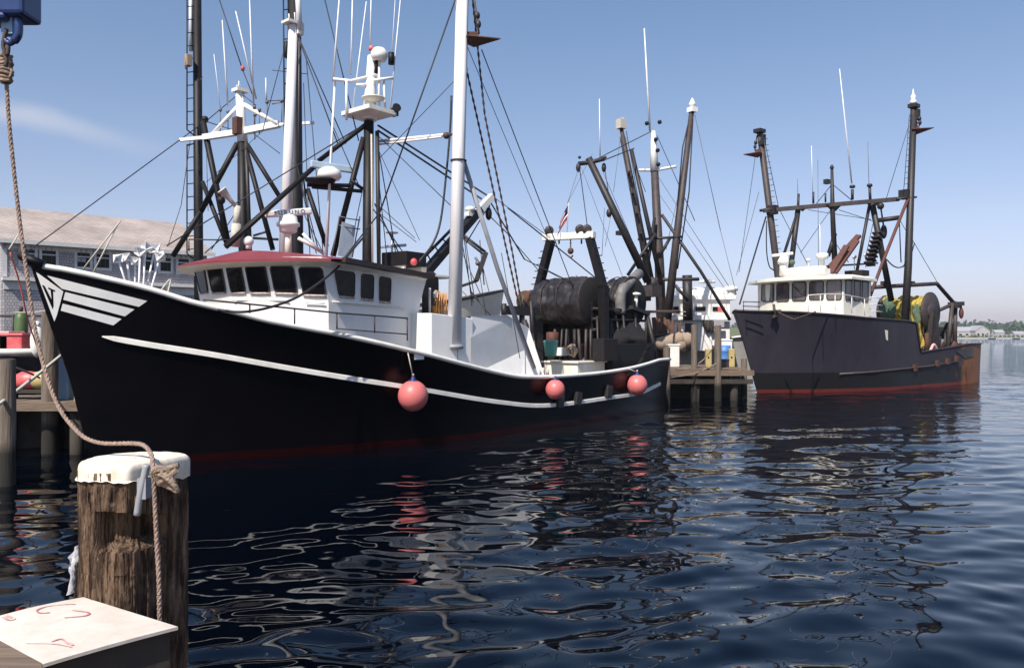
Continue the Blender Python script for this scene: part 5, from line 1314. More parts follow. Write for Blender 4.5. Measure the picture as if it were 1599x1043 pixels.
def dark_rig_boat():
    F, root, bvh = simple_boat('fishing_boat', 'brown fishing boat behind the net drums with steep lattice booms and a leaning stern frame', 'fishing boat', (7.7, 41.6), (-.55, .83), 15, 5.4, 3.0, 2.2, 2.0, 'hull_dark', capm='brown_steel')
    # F axis points away-left; masts stand along it
    def pl(x, y, Y): return F.D(x, y, Y)
    def bar(nm, pts, r, m='brown_steel', par=root, n=8): return build(nm, MB().tube([pl(*p) for p in pts], r, n), m, par)
    mm = bar('mast', [(1034, 545, 43), (1030, 420, 43), (1022, 264, 43)], [.27, .26, .2])
    hd = bar('mast_head', [(1022, 268, 43), (1020, 205, 43)], [.24, .12], 'white', mm)
    bar('yard', [(998, 266, 43.4), (1024, 266, 43), (1056, 260, 42.6)], .08, 'white', hd)
    bar('whip_antenna', [(1015, 205, 43), (1006, 45, 43)], [.06, .03], 'whip', hd)
    for x, y in ((1010, 193), (1030, 191), (1024, 218), (1027, 235), (1028, 257)): build('lamp', MB().ball(pl(x, y, 42.8), .12, 8), 'black', hd)
    b1 = bar('boom', [(1016, 445, 42), (970, 200, 42.6)], [.2, .1]); build('boom_head', MB().box(pl(970, 194, 42.6), (.4, .4, .5)).ball(pl(972, 188, 42.6), .14, 8), 'rope_pale', b1)
    for dx in (-9, 9): bar('boom_guy', [(1016 + dx * .6, 440, 42), (972 + dx * .4, 215, 42.6)], .03, 'wire', b1)
    bar('boom', [(1030, 430, 42), (986, 234, 42.6)], [.13, .1], 'black_worn')
    b2 = bar('boom', [(1042, 500, 42), (1056, 375, 42), (1080, 175, 42.3)], [.22, .2, .13]); build('boom_head', MB().box(pl(1081, 172, 42.3), (.4, .4, .25)).lathe([(.15, 0), (.18, .2), (.1, .35), (.02, .5)], pl(1081, 168, 42.3)), 'radar', b2)
    bar('boom_guy', [(1048, 425, 42), (1066, 230, 42), (1078, 180, 42.3)], .035, 'wire', b2); bar('boom_guy', [(1058, 420, 42), (1076, 300, 42), (1082, 185, 42.3)], .035, 'wire', b2)
    cr = MB()
    for f in (.15, .3, .45, .6, .75): 
        a = pl(1012 - 40 * f, 428 - 210 * f, 42.1); cr.beam(a + Vector((.3, -.25, 0)), a + Vector((-.3, .25, 0)), .12, .1)
    build('boom_spreader', cr, 'black_worn', b1)
    sf = bar('stern_frame', [(1012, 440, 39), (919, 247, 39)], [.2, .17], 'black_worn')
    bar('frame_head', [(903, 256, 39.2), (921, 254, 39), (944, 248, 38.8)], .11, 'black_worn', sf)
    for x in (903, 943): build('frame_block', MB().ball(pl(x, 262, 39), .15, 8, (.8, .8, 1.6)).ball(pl(x + 2, 246, 39), .08, 8), 'black_worn', sf)
    bar('whip_antenna', [(937, 246, 38.9), (936, 155, 38.9)], [.03, .02], 'whip', sf)
    for i in range(14):
        f = i / 13; a = F.D(922 + 83 * f, 258 + 167 * f, 39); q = F.D(929 + 83 * f, 257 + 167 * f, 39); build('step_peg', MB().tube([a, q], .02, 5), 'black_worn', sf)
    build('lamp', MB().box(pl(968, 364, 39), (.3, .3, .2)).ball(pl(951, 333, 39), .14, 8, (1, 1, 1.6)), 'black_worn', sf)
    for p in ([(980, 430, 42), (1024, 365, 42)], [(1033, 335, 42), (1095, 425, 42), (1140, 500, 41.6)], [(1010, 425, 42), (1022, 340, 42.5)], [(1030, 400, 42), (1046, 372, 42)], [(1054, 445, 42), (1075, 470, 42)]): bar('brace', p, .085, 'black_worn')
    bar('crossbar', [(996, 374, 42.4), (1065, 370, 41.8)], .07, 'black_worn'); bar('crossbar', [(1005, 437, 42.4), (1092, 436, 41.8)], .09)
    bar('winch_beam', [(1000, 487, 41), (1062, 486, 41)], .07, 'rust')
    build('hydraulic_hauler', MB().box(pl(1010, 455, 39.2), (1.2, .8, .55), .2).ball(pl(1018, 442, 39.2), .3, 10).box(pl(1003, 462, 39.2), (.6, .6, .5)), 'brown_steel', root)
    ck = MB()
    for i in range(34): 
        x = rnd.uniform(1010, 1062); ck.tube([pl(x, rnd.uniform(525, 545), 41), pl(x + rnd.uniform(-6, 6), rnd.uniform(495, 520), 41)], rnd.uniform(.03, .09), 5)
    build('stacked_gear', ck, 'rust', root)
    ck = MB()
    for i in range(10): ck.ball(pl(rnd.uniform(1030, 1075), rnd.uniform(528, 540), 40.5), rnd.uniform(.2, .4), 8)
    build('net_pile', ck, 'rope', root)
    for a, b, r in (((904, 262, 39), (886, 318, 38), .012), ((905, 262, 39), (918, 360, 36), .022), ((908, 262, 39), (975, 440, 41), .012), ((944, 262, 39), (955, 330, 39), .02), ((921, 254, 39), (1018, 205, 43), .025), ((944, 250, 38.8), (990, 232, 42), .03), ((1026, 212, 43), (1085, 345, 42), .02), ((1024, 270, 43), (1140, 450, 41), .016), ((1027, 300, 43), (1135, 455, 41), .014),
                    ((1085, 180, 42.3), (1125, 360, 41), .018), ((1125, 360, 41), (1150, 460, 40), .014), ((970, 205, 42.6), (958, 300, 41), .012), ((978, 205, 42.6), (1000, 330, 42), .02), ((942, 270, 39), (985, 370, 41), .014), ((944, 325, 39), (940, 400, 39), .014), ((955, 330, 39), (945, 385, 39), .012), ((1060, 300, 42), (1040, 390, 42), .016), ((975, 210, 42.6), (1008, 300, 42.8), .018)):
        build('stay_wire', MB().tube([pl(*a), pl(*b)], r, 5), 'wire_grey' if r < .02 else 'wire', root)
dark_rig_boat()

def white_boat():
    F, root, bvh = simple_boat('fishing_boat', 'white fishing boat with a flat cabin roof behind the middle dock', 'fishing boat', (14.6, 49.3), (-.97, .25), 12, 4.6, 3.1, 2.3, 2.2, 'white', capm='white', rake=1.5)
    Y = 47.5
    def pl(x, y, Y=Y): return F.D(x, y, Y)
    def slab(nm, x0, x1, y0, y1, ya, yb, m, par, bev=.03):
        a = W(x0, y0, ya); b = W(x1, y1, ya)
        p = [F.loc(v) for v in ((a.x, ya, b.z), (b.x, ya, b.z), (b.x, yb, b.z), (a.x, yb, b.z))]
        return build(nm, MB().prism(p, (0, 0, a.z - b.z)), m, par, bevel=bev)
    cab = slab('cabin', 1040, 1112, 499, 548, 46.5, 49.5, 'white', root)
    slab('cabin_roof', 1034, 1142, 492, 500, 46.2, 49.8, 'white', cab)
    slab('side_panel', 1112, 1140, 502, 540, 46.6, 46.8, 'white', cab)
    up = slab('upper_house', 1048, 1140, 467, 492, 47.2, 49.4, 'white', cab)
    slab('upper_roof', 1040, 1150, 461, 468, 47, 49.6, 'white', up)
    for x0, x1, m in ((1051, 1060, 'glass'), (1086, 1102, 'glass'), (1113, 1121, 'glass'), (1121, 1132, 'red_tote')): slab('window', x0, x1, 479, 486, 47.12, 47.25, m, up, .01)
    slab('doorway', 1070, 1082, 505, 548, 46.4, 46.52, 'hull_dark', cab, .01)
    slab('sign_board', 1115, 1131, 500, 511, 46.1, 46.15, 'barn_roof', cab, .01)
    st = build('smoke_stack', MB().tube([pl(1074, 500, 46), pl(1073, 430, 46)], .28, 12), 'black_worn', root)
    slab('stack_box', 1071, 1085, 475, 492, 46, 46.6, 'grey_steel', root)
    build('life_raft', MB().lathe([(.3, -1.5), (.42, -1.4), (.44, 0), (.42, 1.4), (.3, 1.5)], pl(1095, 460, 47.6), (1, .2, 0), 14), 'radar', up)
    build('radar_dome', MB().tube([pl(1104, 450, 47.5), pl(1104, 441, 47.5)], .06, 6).lathe([(.1, -.05), (.5, 0), (.5, .12), (.1, .2)], pl(1104, 442, 47.5)), 'radar', up)
    build('radar_dome', MB().tube([pl(1141, 462, 47.5), pl(1141, 455, 47.5)], .3, 8).lathe([(.2, -.05), (.42, 0), (.42, .2), (.1, .3)], pl(1141, 454, 47.5)), 'radar', up)
    build('search_light', MB().ball(pl(1127, 458, 47.4), .25, 10).tube([pl(1127, 458, 47.4), pl(1127, 464, 47.4)], .06, 6), 'black', up)
    oi = MB()
    for i in range(6): oi.ball(pl(1101 + 2 * i, 505 + 3 * (i % 3), 46.3), .22, 8, (.6, .5, 1.6))
    build('hung_oilskins', oi, 'brown_steel', cab)
    rl = MB()
    for y in (487, 493): rl.tube([pl(1040, y, 45.8), pl(1075, y, 45.8)], .03, 5)
    build('hand_rail', rl, 'rope_pale', root)
white_boat()

def bow_behind():
    F, root, bvh = simple_boat('fishing_boat', 'cream bowed boat half hidden behind the pale outrigger pole, with a black pulpit', 'fishing boat', (-1.2, 35.2), (-.93, -.36), 9, 4.2, 4.9, 4.0, 3.4, 'cream', capm='black_worn', rake=.9)
    pl = F.D
    Y = 35
    build('pulpit', MB().beam(pl(744, 438, Y), pl(759, 394, Y), .3, .2).tube([pl(758, 394, Y), pl(722, 366, Y)], .07, 6).tube([pl(757, 399, Y), pl(722, 371, Y)], .05, 6).tube([pl(720, 447, Y), pl(746, 438, Y)], .07, 6), 'black_worn', root)
    build('whip_antenna', MB().tube([pl(756, 445, Y), pl(749, 375, Y)], .03, 5).tube([pl(742, 402, Y), pl(749, 413, Y)], .06, 5).ball(pl(746, 411, Y), .12, 8), 'wire_grey', root)
    wires(F, root, [], 'stay_wire')
    for a, b in (((722, 395), (755, 470)), ((720, 330), (740, 460)), ((752, 410), (775, 500)), ((722, 455), (770, 505))): build('stay_wire', MB().tube([pl(*a, Y), pl(*b, Y)], .022, 5), 'wire_grey', root)
bow_behind()

# ------------------------------------------------------------------ marker poles with radar reflectors on the bow
def markers():
    p = FA.P(225, 460, 0.3); base_u, base_z = p.x, 3.2
    for i, (x0, y0, x1, y1, lab) in enumerate(((196, 440, 184, 404, 'white marker pole leaning left, leftmost of the bundle on the bow'), (202, 440, 198, 402, 'white marker pole with a round tangled reflector, second from the left of the bundle'), (211, 444, 211, 408, 'short white marker pole in the middle of the bundle, lowest reflector'),
                                          (217, 446, 219, 392, 'white marker pole with a kite shaped reflector, left of the tallest one'), (224, 448, 227, 386, 'tallest white marker pole of the bundle on the bow'), (229, 450, 242, 388, 'white marker pole leaning right with a narrow folded reflector'), (236, 452, 250, 400, 'white marker pole, rightmost of the bundle on the bow'))):
        wv = .1 + .12 * (i % 3)
        a, b = to_world(FA, FA.P(x0, y0, wv)), to_world(FA, FA.P(x1, y1, wv))
        lo = a + (a - b) * 0.9
        r = thing('marker_pole', lab, 'marker pole', lo, 0, 'marker poles bundled on the bow')
        build('pole', MB().tube([Vector(), b - lo], .022, 6), 'whip', r)
        mb = MB(); c = b - lo
        rot = Matrix.Rotation(rnd.uniform(0, 3), 3, 'Z') @ Matrix.Rotation(rnd.uniform(.5, 1.0), 3, 'X') @ Matrix.Rotation(rnd.uniform(0, 1.5), 3, 'Y'); s_ = rnd.uniform(.13, .17)
        for ax_ in range(3):   # three crossed plates make the corner reflector
            pq = [Vector((0, 0, 0)) for _ in range(4)]
            for q_, (u_, v_) in enumerate(((1, 0), (0, 1), (-1, 0), (0, -1))):
                pq[q_][(ax_ + 1) % 3] = u_ * s_; pq[q_][(ax_ + 2) % 3] = v_ * s_
            nn_ = Vector((0, 0, 0)); nn_[ax_] = .008
            mb.prism([c + rot @ p_ for p_ in pq], rot @ nn_)
        build('reflector', mb, 'whip', r)
    a = to_world(FA, FA.P(250, 462, .2)); 
    r = thing('rope_heap', 'pale heap of rope and twine on the bow rail beside the marker poles', 'rope', a)
    mb = MB()
    for i in range(9):
        mb.tube(catmull([Vector((rnd.uniform(-.4, .3), rnd.uniform(-.2, .2), rnd.uniform(-.45, .7 if k == 1 else .15))) for k in range(5)], 5), .022, 5)
    build('coil', mb, 'rope_pale', r)
markers()
# ------------------------------------------------------------------ docks, pilings, building
def slab_world(nm, x0, x1, y0, y1, z0, z1, m, parent=None, bevel=0.0, rz=0):
    return build(nm, MB().box(((x0 + x1) / 2, (y0 + y1) / 2, (z0 + z1) / 2), (x1 - x0, y1 - y0, z1 - z0)), m, parent, bevel)
def piling(px, ytop, Y, wpx, label, zbot=-1.2, matn='pile', ybot=None, group='wooden dock pilings', lean=0.0, category='piling'):
    a = W(px, ytop, Y); r = wpx / 2 / FPX * Y
    o = MB(); n = 14; rows = []
    H = a.z - zbot
    for i in range(13):
        f = i / 12; row = []
        for j in range(n + 1):
            an = 2 * math.pi * j / n
            k = r * (1.06 - .06 * f) * (1 + .06 * noise.noise(Vector((math.cos(an) * 1.3 + px, math.sin(an) * 1.3, f * 5))))
            row.append(Vector((k * math.cos(an) + lean * (f - 1), k * math.sin(an), zbot + H * f)))
        rows.append(row)
    o.grid(rows, True)
    o.add([r_ for r_ in rows[-1][:-1]], [tuple(range(n))])
    ob = build('piling', o, matn)
    ob.location = (a.x, a.y, 0)
    return tag(ob, label, category, group)
def docks():
    # pier that runs behind the boats
    d = thing('dock', 'weathered plank dock between the sterns of the black and grey trawlers', 'dock', (9, 36, 0))
    pl = MB(); n = 0
    x = -3.0
    deckz = 1.42
    while x < 1.55:
        pl.box((x, 1.6, deckz + rnd.uniform(-.01, .01)), (.27, 4.4, .07)); x += .285
    build('deck_planks', pl, 'plank', d)
    build('fascia', MB().box((-.72, -.66, deckz - .17), (4.8, .1, .24)), 'plank', d)
    bt = MB()
    for i in range(3): bt.tube([Vector((-2.5 + 1.7 * i, -.3, -1)), Vector((-2.5 + 1.7 * i, -.3, deckz - .1))], .17, 8); bt.tube([Vector((-2.5 + 1.7 * i, 2.6, -1)), Vector((-2.5 + 1.7 * i, 2.6, deckz - .1))], .17, 8)
    bt.box((-.72, 1.2, .5), (4.75, .25, 1.4)); bt.box((-.72, -.56, deckz - .55), (4.75, .12, .2))
    build('under_timber', bt, 'plank_dark', d)
    piling(1041, 542, 33.4, 11, 'pale dock piling with a split top just right of the black stern')
    piling(1084, 507, 35.6, 9.5, 'tall pale piling in front of the white cabin, left of the yellow posts')
    piling(1121, 508, 35.4, 10.5, 'tall pale piling under the sign board, between the two yellow posts')
    piling(1162, 560, 36.5, 9, 'short dark piling beside the bow of the grey trawler')
    for px, lab in ((1106, 'pale yellow bollard post left of the blue drum'), (1142, 'pale yellow bollard post right of the blue drum')):
        a = W(px, 576, 36.6)
        r = thing('bollard', lab, 'bollard', (a.x, a.y, deckz + .035), 0, 'yellow posts on the dock')
        build('post', MB().box((0, 0, .42), (.26, .26, .84)), 'yellow', r, bevel=.03)
        build('black_mark', MB().box((-.02, -.135, .45), (.07, .012, .09)), 'hull_dark', r)
    a = W(1131, 570, 37.5); r = thing('drum', 'bright blue drum standing on the dock between two yellow posts', 'drum', (a.x, a.y, deckz + .035))
    build('barrel', MB().lathe([(.28, 0), (.3, .05), (.3, .35), (.31, .37), (.3, .39), (.3, .7), (.31, .72), (.3, .74), (.29, .98), (.05, 1.0)], (0, 0, 0), (0, 0, 1), 20), 'blue_bright', r)
    a = W(1133, 570, 37.9); r = thing('locker', 'tall white locker on the dock behind the right yellow post', 'locker', (a.x, a.y, deckz + .035))
    build('body', MB().box((0, 0, .6), (.5, .5, 1.2)), 'white_worn', r, bevel=.02); build('lid', MB().box((0, 0, 1.23), (.54, .56, .06)), 'white', r, bevel=.015)
    a = W(1051, 572, 37.0); r = thing('tote', 'pale upright fish tote on the dock behind the split topped piling', 'tote', (a.x, a.y, deckz + .035))
    build('body', MB().box((0, 0, .5), (.5, .5, 1.0)), 'white_worn', r, bevel=.03); build('rim', MB().box((0, 0, 1.02), (.56, .56, .06)), 'white', r, bevel=.01)
    a = W(1132, 573, 36.7); r = tag(build('crate', MB().box((0, 0, .18), (.55, .4, .36)).box((0, 0, .33), (.6, .45, .06)), 'hull_dark', None, .02), 'small dark crate on the dock at the foot of the blue drum', 'crate'); r.location = (a.x, a.y, deckz + .035)
    for pts, lab in (([(1124, 565, 35.3), (1085, 583, 35.2), (1044, 590, 33.3)], 'tan mooring line sagging from the sign board piling to the stern piling'), ([(1120, 535, 35.3), (1100, 560, 36), (1084, 572, 35.5)], 'tan line between the two tall pilings')):
        tag(build('mooring_line', MB().tube(catmull([W(*p) for p in pts], 6), .022, 6), 'rope'), lab, 'rope')
    # left dock and the work boat lying at it
    d2 = thing('dock', 'low plank dock at the left behind the black bow', 'dock', (-12.4, 19.6, 0))
    dz = 1.25; pl = MB(); x = -2.2
    while x < 2.4: pl.box((x, 1.0, dz + rnd.uniform(-.008, .008)), (.23, 2.6, .06)); x += .245
    build('deck_planks', pl, 'plank', d2)
    build('fascia', MB().box((.1, -.36, dz - .06), (4.9, .1, .2)), 'plank', d2)
    bt = MB().box((.1, 1.2, .45), (4.7, .2, 1.3))
    for i in range(3): bt.tube([Vector((-1.8 + 1.8 * i, -.1, -1)), Vector((-1.8 + 1.8 * i, -.1, dz - .1))], .16, 8)
    build('under_timber', bt, 'plank_dark', d2)
    piling(78, 486, 19.75, 23, 'thick dark piling standing at the left dock behind the black bow', matn='pile')
    piling(11, 561, 15.5, 24, 'stout piling with a rounded top standing in the water at the left edge', matn='pile')
    a = W(106, 630, 20.4); r = thing('locker', 'pale blue locker on the left dock behind the black stem', 'locker', (a.x - .1, a.y, dz + .035))
    build('body', MB().box((0, 0, .62), (.55, .6, 1.24)), 'blue_pale', r, bevel=.02); build('lid', MB().box((0, 0, 1.26), (.6, .65, .05)), 'white_worn', r, bevel=.01)
    a = W(122, 634, 19.8); r = tag(build('post', MB().box((0, 0, .25), (.12, .12, .52)).box((0, 0, .53), (.15, .15, .05)), 'yellow', None, .015), 'small yellow post on the left dock against the black stem', 'post'); r.location = (a.x - .02, a.y, dz + .035)
    # work boat / barge with a white rail behind
    w = thing('work_boat', 'low dark work boat with a pale rusty rail, loaded with red totes', 'work boat', (-18.0, 24.2, 0))
    rz = W(30, 550, 23).z
    build('hull', MB().prism([(-5, -1.1, -.6), (3.6, -1.1, -.6), (4.3, .2, -.6), (3.6, 1.5, -.6), (-5, 1.5, -.6)], (0, 0, rz + .5)), 'hull_dark', w, bevel=.05)
    build('rail', MB().tube([Vector((-5, -1.15, rz)), Vector((3.7, -1.15, rz)), Vector((4.3, .2, rz)), Vector((3.6, 1.55, rz))], .1, 8), 'white_worn', w)
    build('deck', MB().box((-.8, .2, rz - .2), (8.2, 2.3, .1)), 'deck', w)
    def on(px, py, Y=23.8): v = W(px, py, Y); return (v.x, v.y)
    deckh = rz - .15
    for px, s, m, lab in ((5, (.75, .7, .72), 'pink_tote', 'faded pink fish tote at the left edge on the dark work boat'), (27, (.7, .7, .66), 'red_tote', 'bright red fish tote beside the pink one on the work boat')):
        v = on(px, 540); r = thing('tote', lab, 'tote', (v[0], v[1], deckh))
        build('body', MB().box((0, 0, s[2] / 2), s), m, r, bevel=.05); build('rim', MB().box((0, 0, s[2]), (s[0] + .08, s[1] + .08, .07)), m, r, bevel=.02)
    v = on(33, 540, 24.5); r = thing('gas_bottle', 'dull green gas bottle standing between the red tote and the pale bag', 'gas bottle', (v[0], v[1], deckh)); build('bottle', MB().lathe([(.17, 0), (.19, .05), (.19, 1.15), (.12, 1.32), (.05, 1.36)], (0, 0, 0), (0, 0, 1), 16), 'green', r); build('valve', MB().lathe([(.05, 1.36), (.06, 1.5), (.03, 1.52)]), 'rust', r)
    v = on(58, 540, 23.4); r = tag(build('bag', MB().ball((0, 0, .45), .45, 14, (.42, .4, 1.05)).tube([Vector((0, 0, .85)), Vector((.02, 0, 1.05))], .06, 8), 'white_worn'), 'tall pale net bag standing next to the thick piling', 'bag'); r.location = (v[0], v[1], deckh)
    fr = MB()
    for x in (-4, -2.4, -.9, .6, 2.1, 3.3): fr.tube([Vector((x, 1.3, rz)), Vector((x, 1.3, rz + 1.15))], .035, 6)
    fr.tube([Vector((-5, 1.3, rz + 1.1)), Vector((3.3, 1.3, rz + 1.1))], .035, 6)
    build('frame', fr, 'brown_steel', w)
    ln = MB()
    for i in range(6): ln.tube(catmull([Vector((1.1 + .25 * i, -1.2, rz + .5 + .15 * (i % 2))), Vector((1.3 + .2 * i, -1.25, rz + .1)), Vector((1.2 + .22 * i, -1.28, rz - .5 * ((i + 1) % 3) - .1))], 4), .022, 5)
    build('hanging_line', ln, 'rope', w)
    a = W(46, 583, 20.5)
    for px, m, lab in ((44, 'red_tote', 'red float lying under the white line at the left dock'), (66, 'yellow', 'yellow float lying beside the red one at the left dock')):
        v = W(px, 590, 20.6); r = thing('float', lab, 'float', (v.x, v.y, 1.75)); build('body', MB().ball((0, 0, 0), .3, 14, (1.3, .8, .8)), m, r); build('eye', MB().tube([Vector((.36, 0, 0)), Vector((.48, 0, 0))], .06, 8), m, r)
    st = W(56, 596, 20.6); r = thing('float_rack', 'dark timber ledge carrying the red and yellow floats', 'rack', (st.x, st.y, 0)); build('shelf', MB().box((0, 0, 1.48), (1.5, .6, .08)), 'plank_dark', r); build('leg', MB().box((-.6, 0, .5), (.12, .3, 1.9)), 'plank_dark', r); build('leg', MB().box((.6, 0, .5), (.12, .3, 1.9)), 'plank_dark', r)
    for pts, m, rr, lab in (([(-10, 636, 15), (0, 630, 15.2), (50, 592, 16.6), (98, 553, 18.0)], 'rope_pale', .035, 'pale mooring line rising from the left edge to the black bow'), ([(18, 572, 15.6), (45, 582, 17), (62, 590, 19.2)], 'rope', .022, 'thin tan line from the rounded piling to the dock'),
                            ([(16, 395, 19), (30, 440, 19.4), (44, 500, 20), (60, 548, 22.8)], 'rope_orange', .02, 'orange red line slanting behind the twisted rope'), ([(95, 480, 19.6), (60, 487, 21), (20, 488, 23)], 'rope_pale', .016, 'thin pale line from the thick piling to the left')):
        tag(build('mooring_line', MB().tube(catmull([W(*p) for p in pts], 6), rr, 6), m), lab, 'rope')
docks()

def shingle_building():
    # long two-storey building on the quay
    A0 = Vector((-40.0, 33.5, 0)); dirv = Vector((.60, .80, 0)).normalized()
    B = thing('building', 'long grey shingled dock building with a tan roof and dark windows', 'building')
    # fit the front wall through the eave line: y=374 at x=0 , y=394 at x=290
    eave = 8.3
    def eav(px, py): 
        Y = (eave - CH) * FPX / (CYP - py); return Vector(((px - CXP) / FPX * Y, Y, 0))
    p0, p1 = eav(0, 373), eav(290, 393); u = (p1 - p0).normalized(); n = Vector((u.y, -u.x, 0))
    s0 = p0 - u * .02 + u * 0.25; o = p0
    B.location = o; B.rotation_euler = (0, 0, math.atan2(u.y, u.x))
    L = (p1 - p0).length + 1.2; Wd = 11
    F = Frame((o.x, o.y), (u.x, u.y))
    X0 = .15
    def hp(px, py, off=0.0): return F.P(px, py, off)
    zb = 1.0; zbelt = hp(60, 438).z
    build('quay', MB().box((L / 2 - 12, Wd / 2 - 1.5, .1), (L + 26, Wd + 4, 2.4)), 'plank_dark', B)
    wl = MB()
    wl.box((X0 + L / 2, .12, (zbelt + eave) / 2), (L, .24, eave - zbelt)); wl.box((X0 + L / 2, .02, (zb + zbelt) / 2), (L, .24, zbelt - zb))
    wl.box((X0 + .12, Wd / 2 + .25, (zb + eave) / 2), (.24, Wd - .4, eave - zb)); wl.box((X0 + L - .12, Wd / 2 + .25, (zb + eave) / 2), (.24, Wd - .4, eave - zb))
    wl.prism([(X0 + .02, .3, eave), (X0 + .02, Wd - .2, eave), (X0 + .02, Wd / 2, eave + 2.2)], (.2, 0, 0))
    build('wall', wl, 'wall_sh', B)
    rid = eave + 2.55
    rf = MB(); ov = .55
    rf.add([(X0 - .35, -ov, eave - .05), (X0 + L + .3, -ov, eave - .05), (X0 + L + .3, Wd / 2, rid), (X0 - .35, Wd / 2, rid), (X0 - .35, Wd + ov, eave - .05), (X0 + L + .3, Wd + ov, eave - .05)], [(0, 1, 2, 3), (3, 2, 5, 4)])
    rf.add([(X0 - .35, -ov, eave - .23), (X0 + L + .3, -ov, eave - .23), (X0 + L + .3, Wd / 2, rid - .18), (X0 - .35, Wd / 2, rid - .18), (X0 - .35, Wd + ov, eave - .23), (X0 + L + .3, Wd + ov, eave - .23)], [(3, 2, 1, 0), (4, 5, 2, 3)])
    build('roof', rf, 'roof_sh', B)
    tr = MB().box((X0 + L / 2, -ov - .02, eave - .14), (L + .7, .06, .22)).box((X0 + .06, -.03, (zbelt + eave) / 2), (.24, .06, eave - zbelt - .3))
    tr.box((X0 + L / 2, -.22, zbelt), (L + .2, .5, .16)).box((X0 + L / 2, -.1, zbelt - .32), (L, .1, .5)).box((X0 + L / 2, -.03, eave - .35), (L, .06, .3))
    tr.beam((X0 - .37, -ov, eave - .14), (X0 - .37, Wd / 2, rid - .09), .06, .25)
    build('trim', tr, 'trim_white', B)
    wins = [(31, 56), (63, 89), (118, 142), (148, 172), (224, 242), (248, 268), (276, 296)]
    zt, zl = hp(76, 384).z, hp(76, 415).z
    for a, b in wins:
        xa, xb = hp(a, 400).x, hp(b, 400).x; za, zb2 = zl, zt
        cx, wd = (xa + xb) / 2, xb - xa; cz, h = (za + zb2) / 2, zb2 - za
        wn = build('window', MB().box((cx, -.02, cz), (wd, .05, h)), 'glass', B)
        fr = MB()
        for dx in (-wd / 2, wd / 2): fr.box((cx + dx, -.06, cz), (.14, .08, h + .28))
        fr.box((cx, -.062, cz + h / 2 + .03), (wd - .14, .08, .16)); fr.box((cx, -.062, cz - h / 2 - .05), (wd - .14, .09, .16)); fr.box((cx, -.058, cz + .05), (wd - .14, .05, .07))
        build('window_frame', fr, 'trim_white', wn)
        mu = MB()
        for k in (1, 2): mu.box((cx - wd / 2 + wd * k / 3, -.052, cz), (.03, .02, h))
        build('muntin', mu, 'gasket', wn)
        if a in (31, 118): build('blind', MB().box((cx - .1, -.05, cz - h * .12), (wd * .55, .012, h * .2)), 'barn_roof', wn)
    for pts, rr, m in (([(36, 398, 36), (95, 357, 37), (142, 322, 38)], .02, 'wire_grey'),):
        pass
    for (x0, y0, x1, y1) in ((130, 420, 188, 345), (145, 427, 183, 352), (14, 390, 29, 366)):
        a, b = W(x0, y0, 30), W(x1, y1, 30.6)
        tag(build('guy_line', MB().tube([a, b], .03, 5), 'rope_pale'), {130: 'left one of two pale guy lines crossing the shingled wall above the bow', 145: 'right one of two pale guy lines crossing the shingled wall above the bow', 14: 'short pale guy line at the left corner of the shingled building'}[x0], 'rope')
shingle_building()
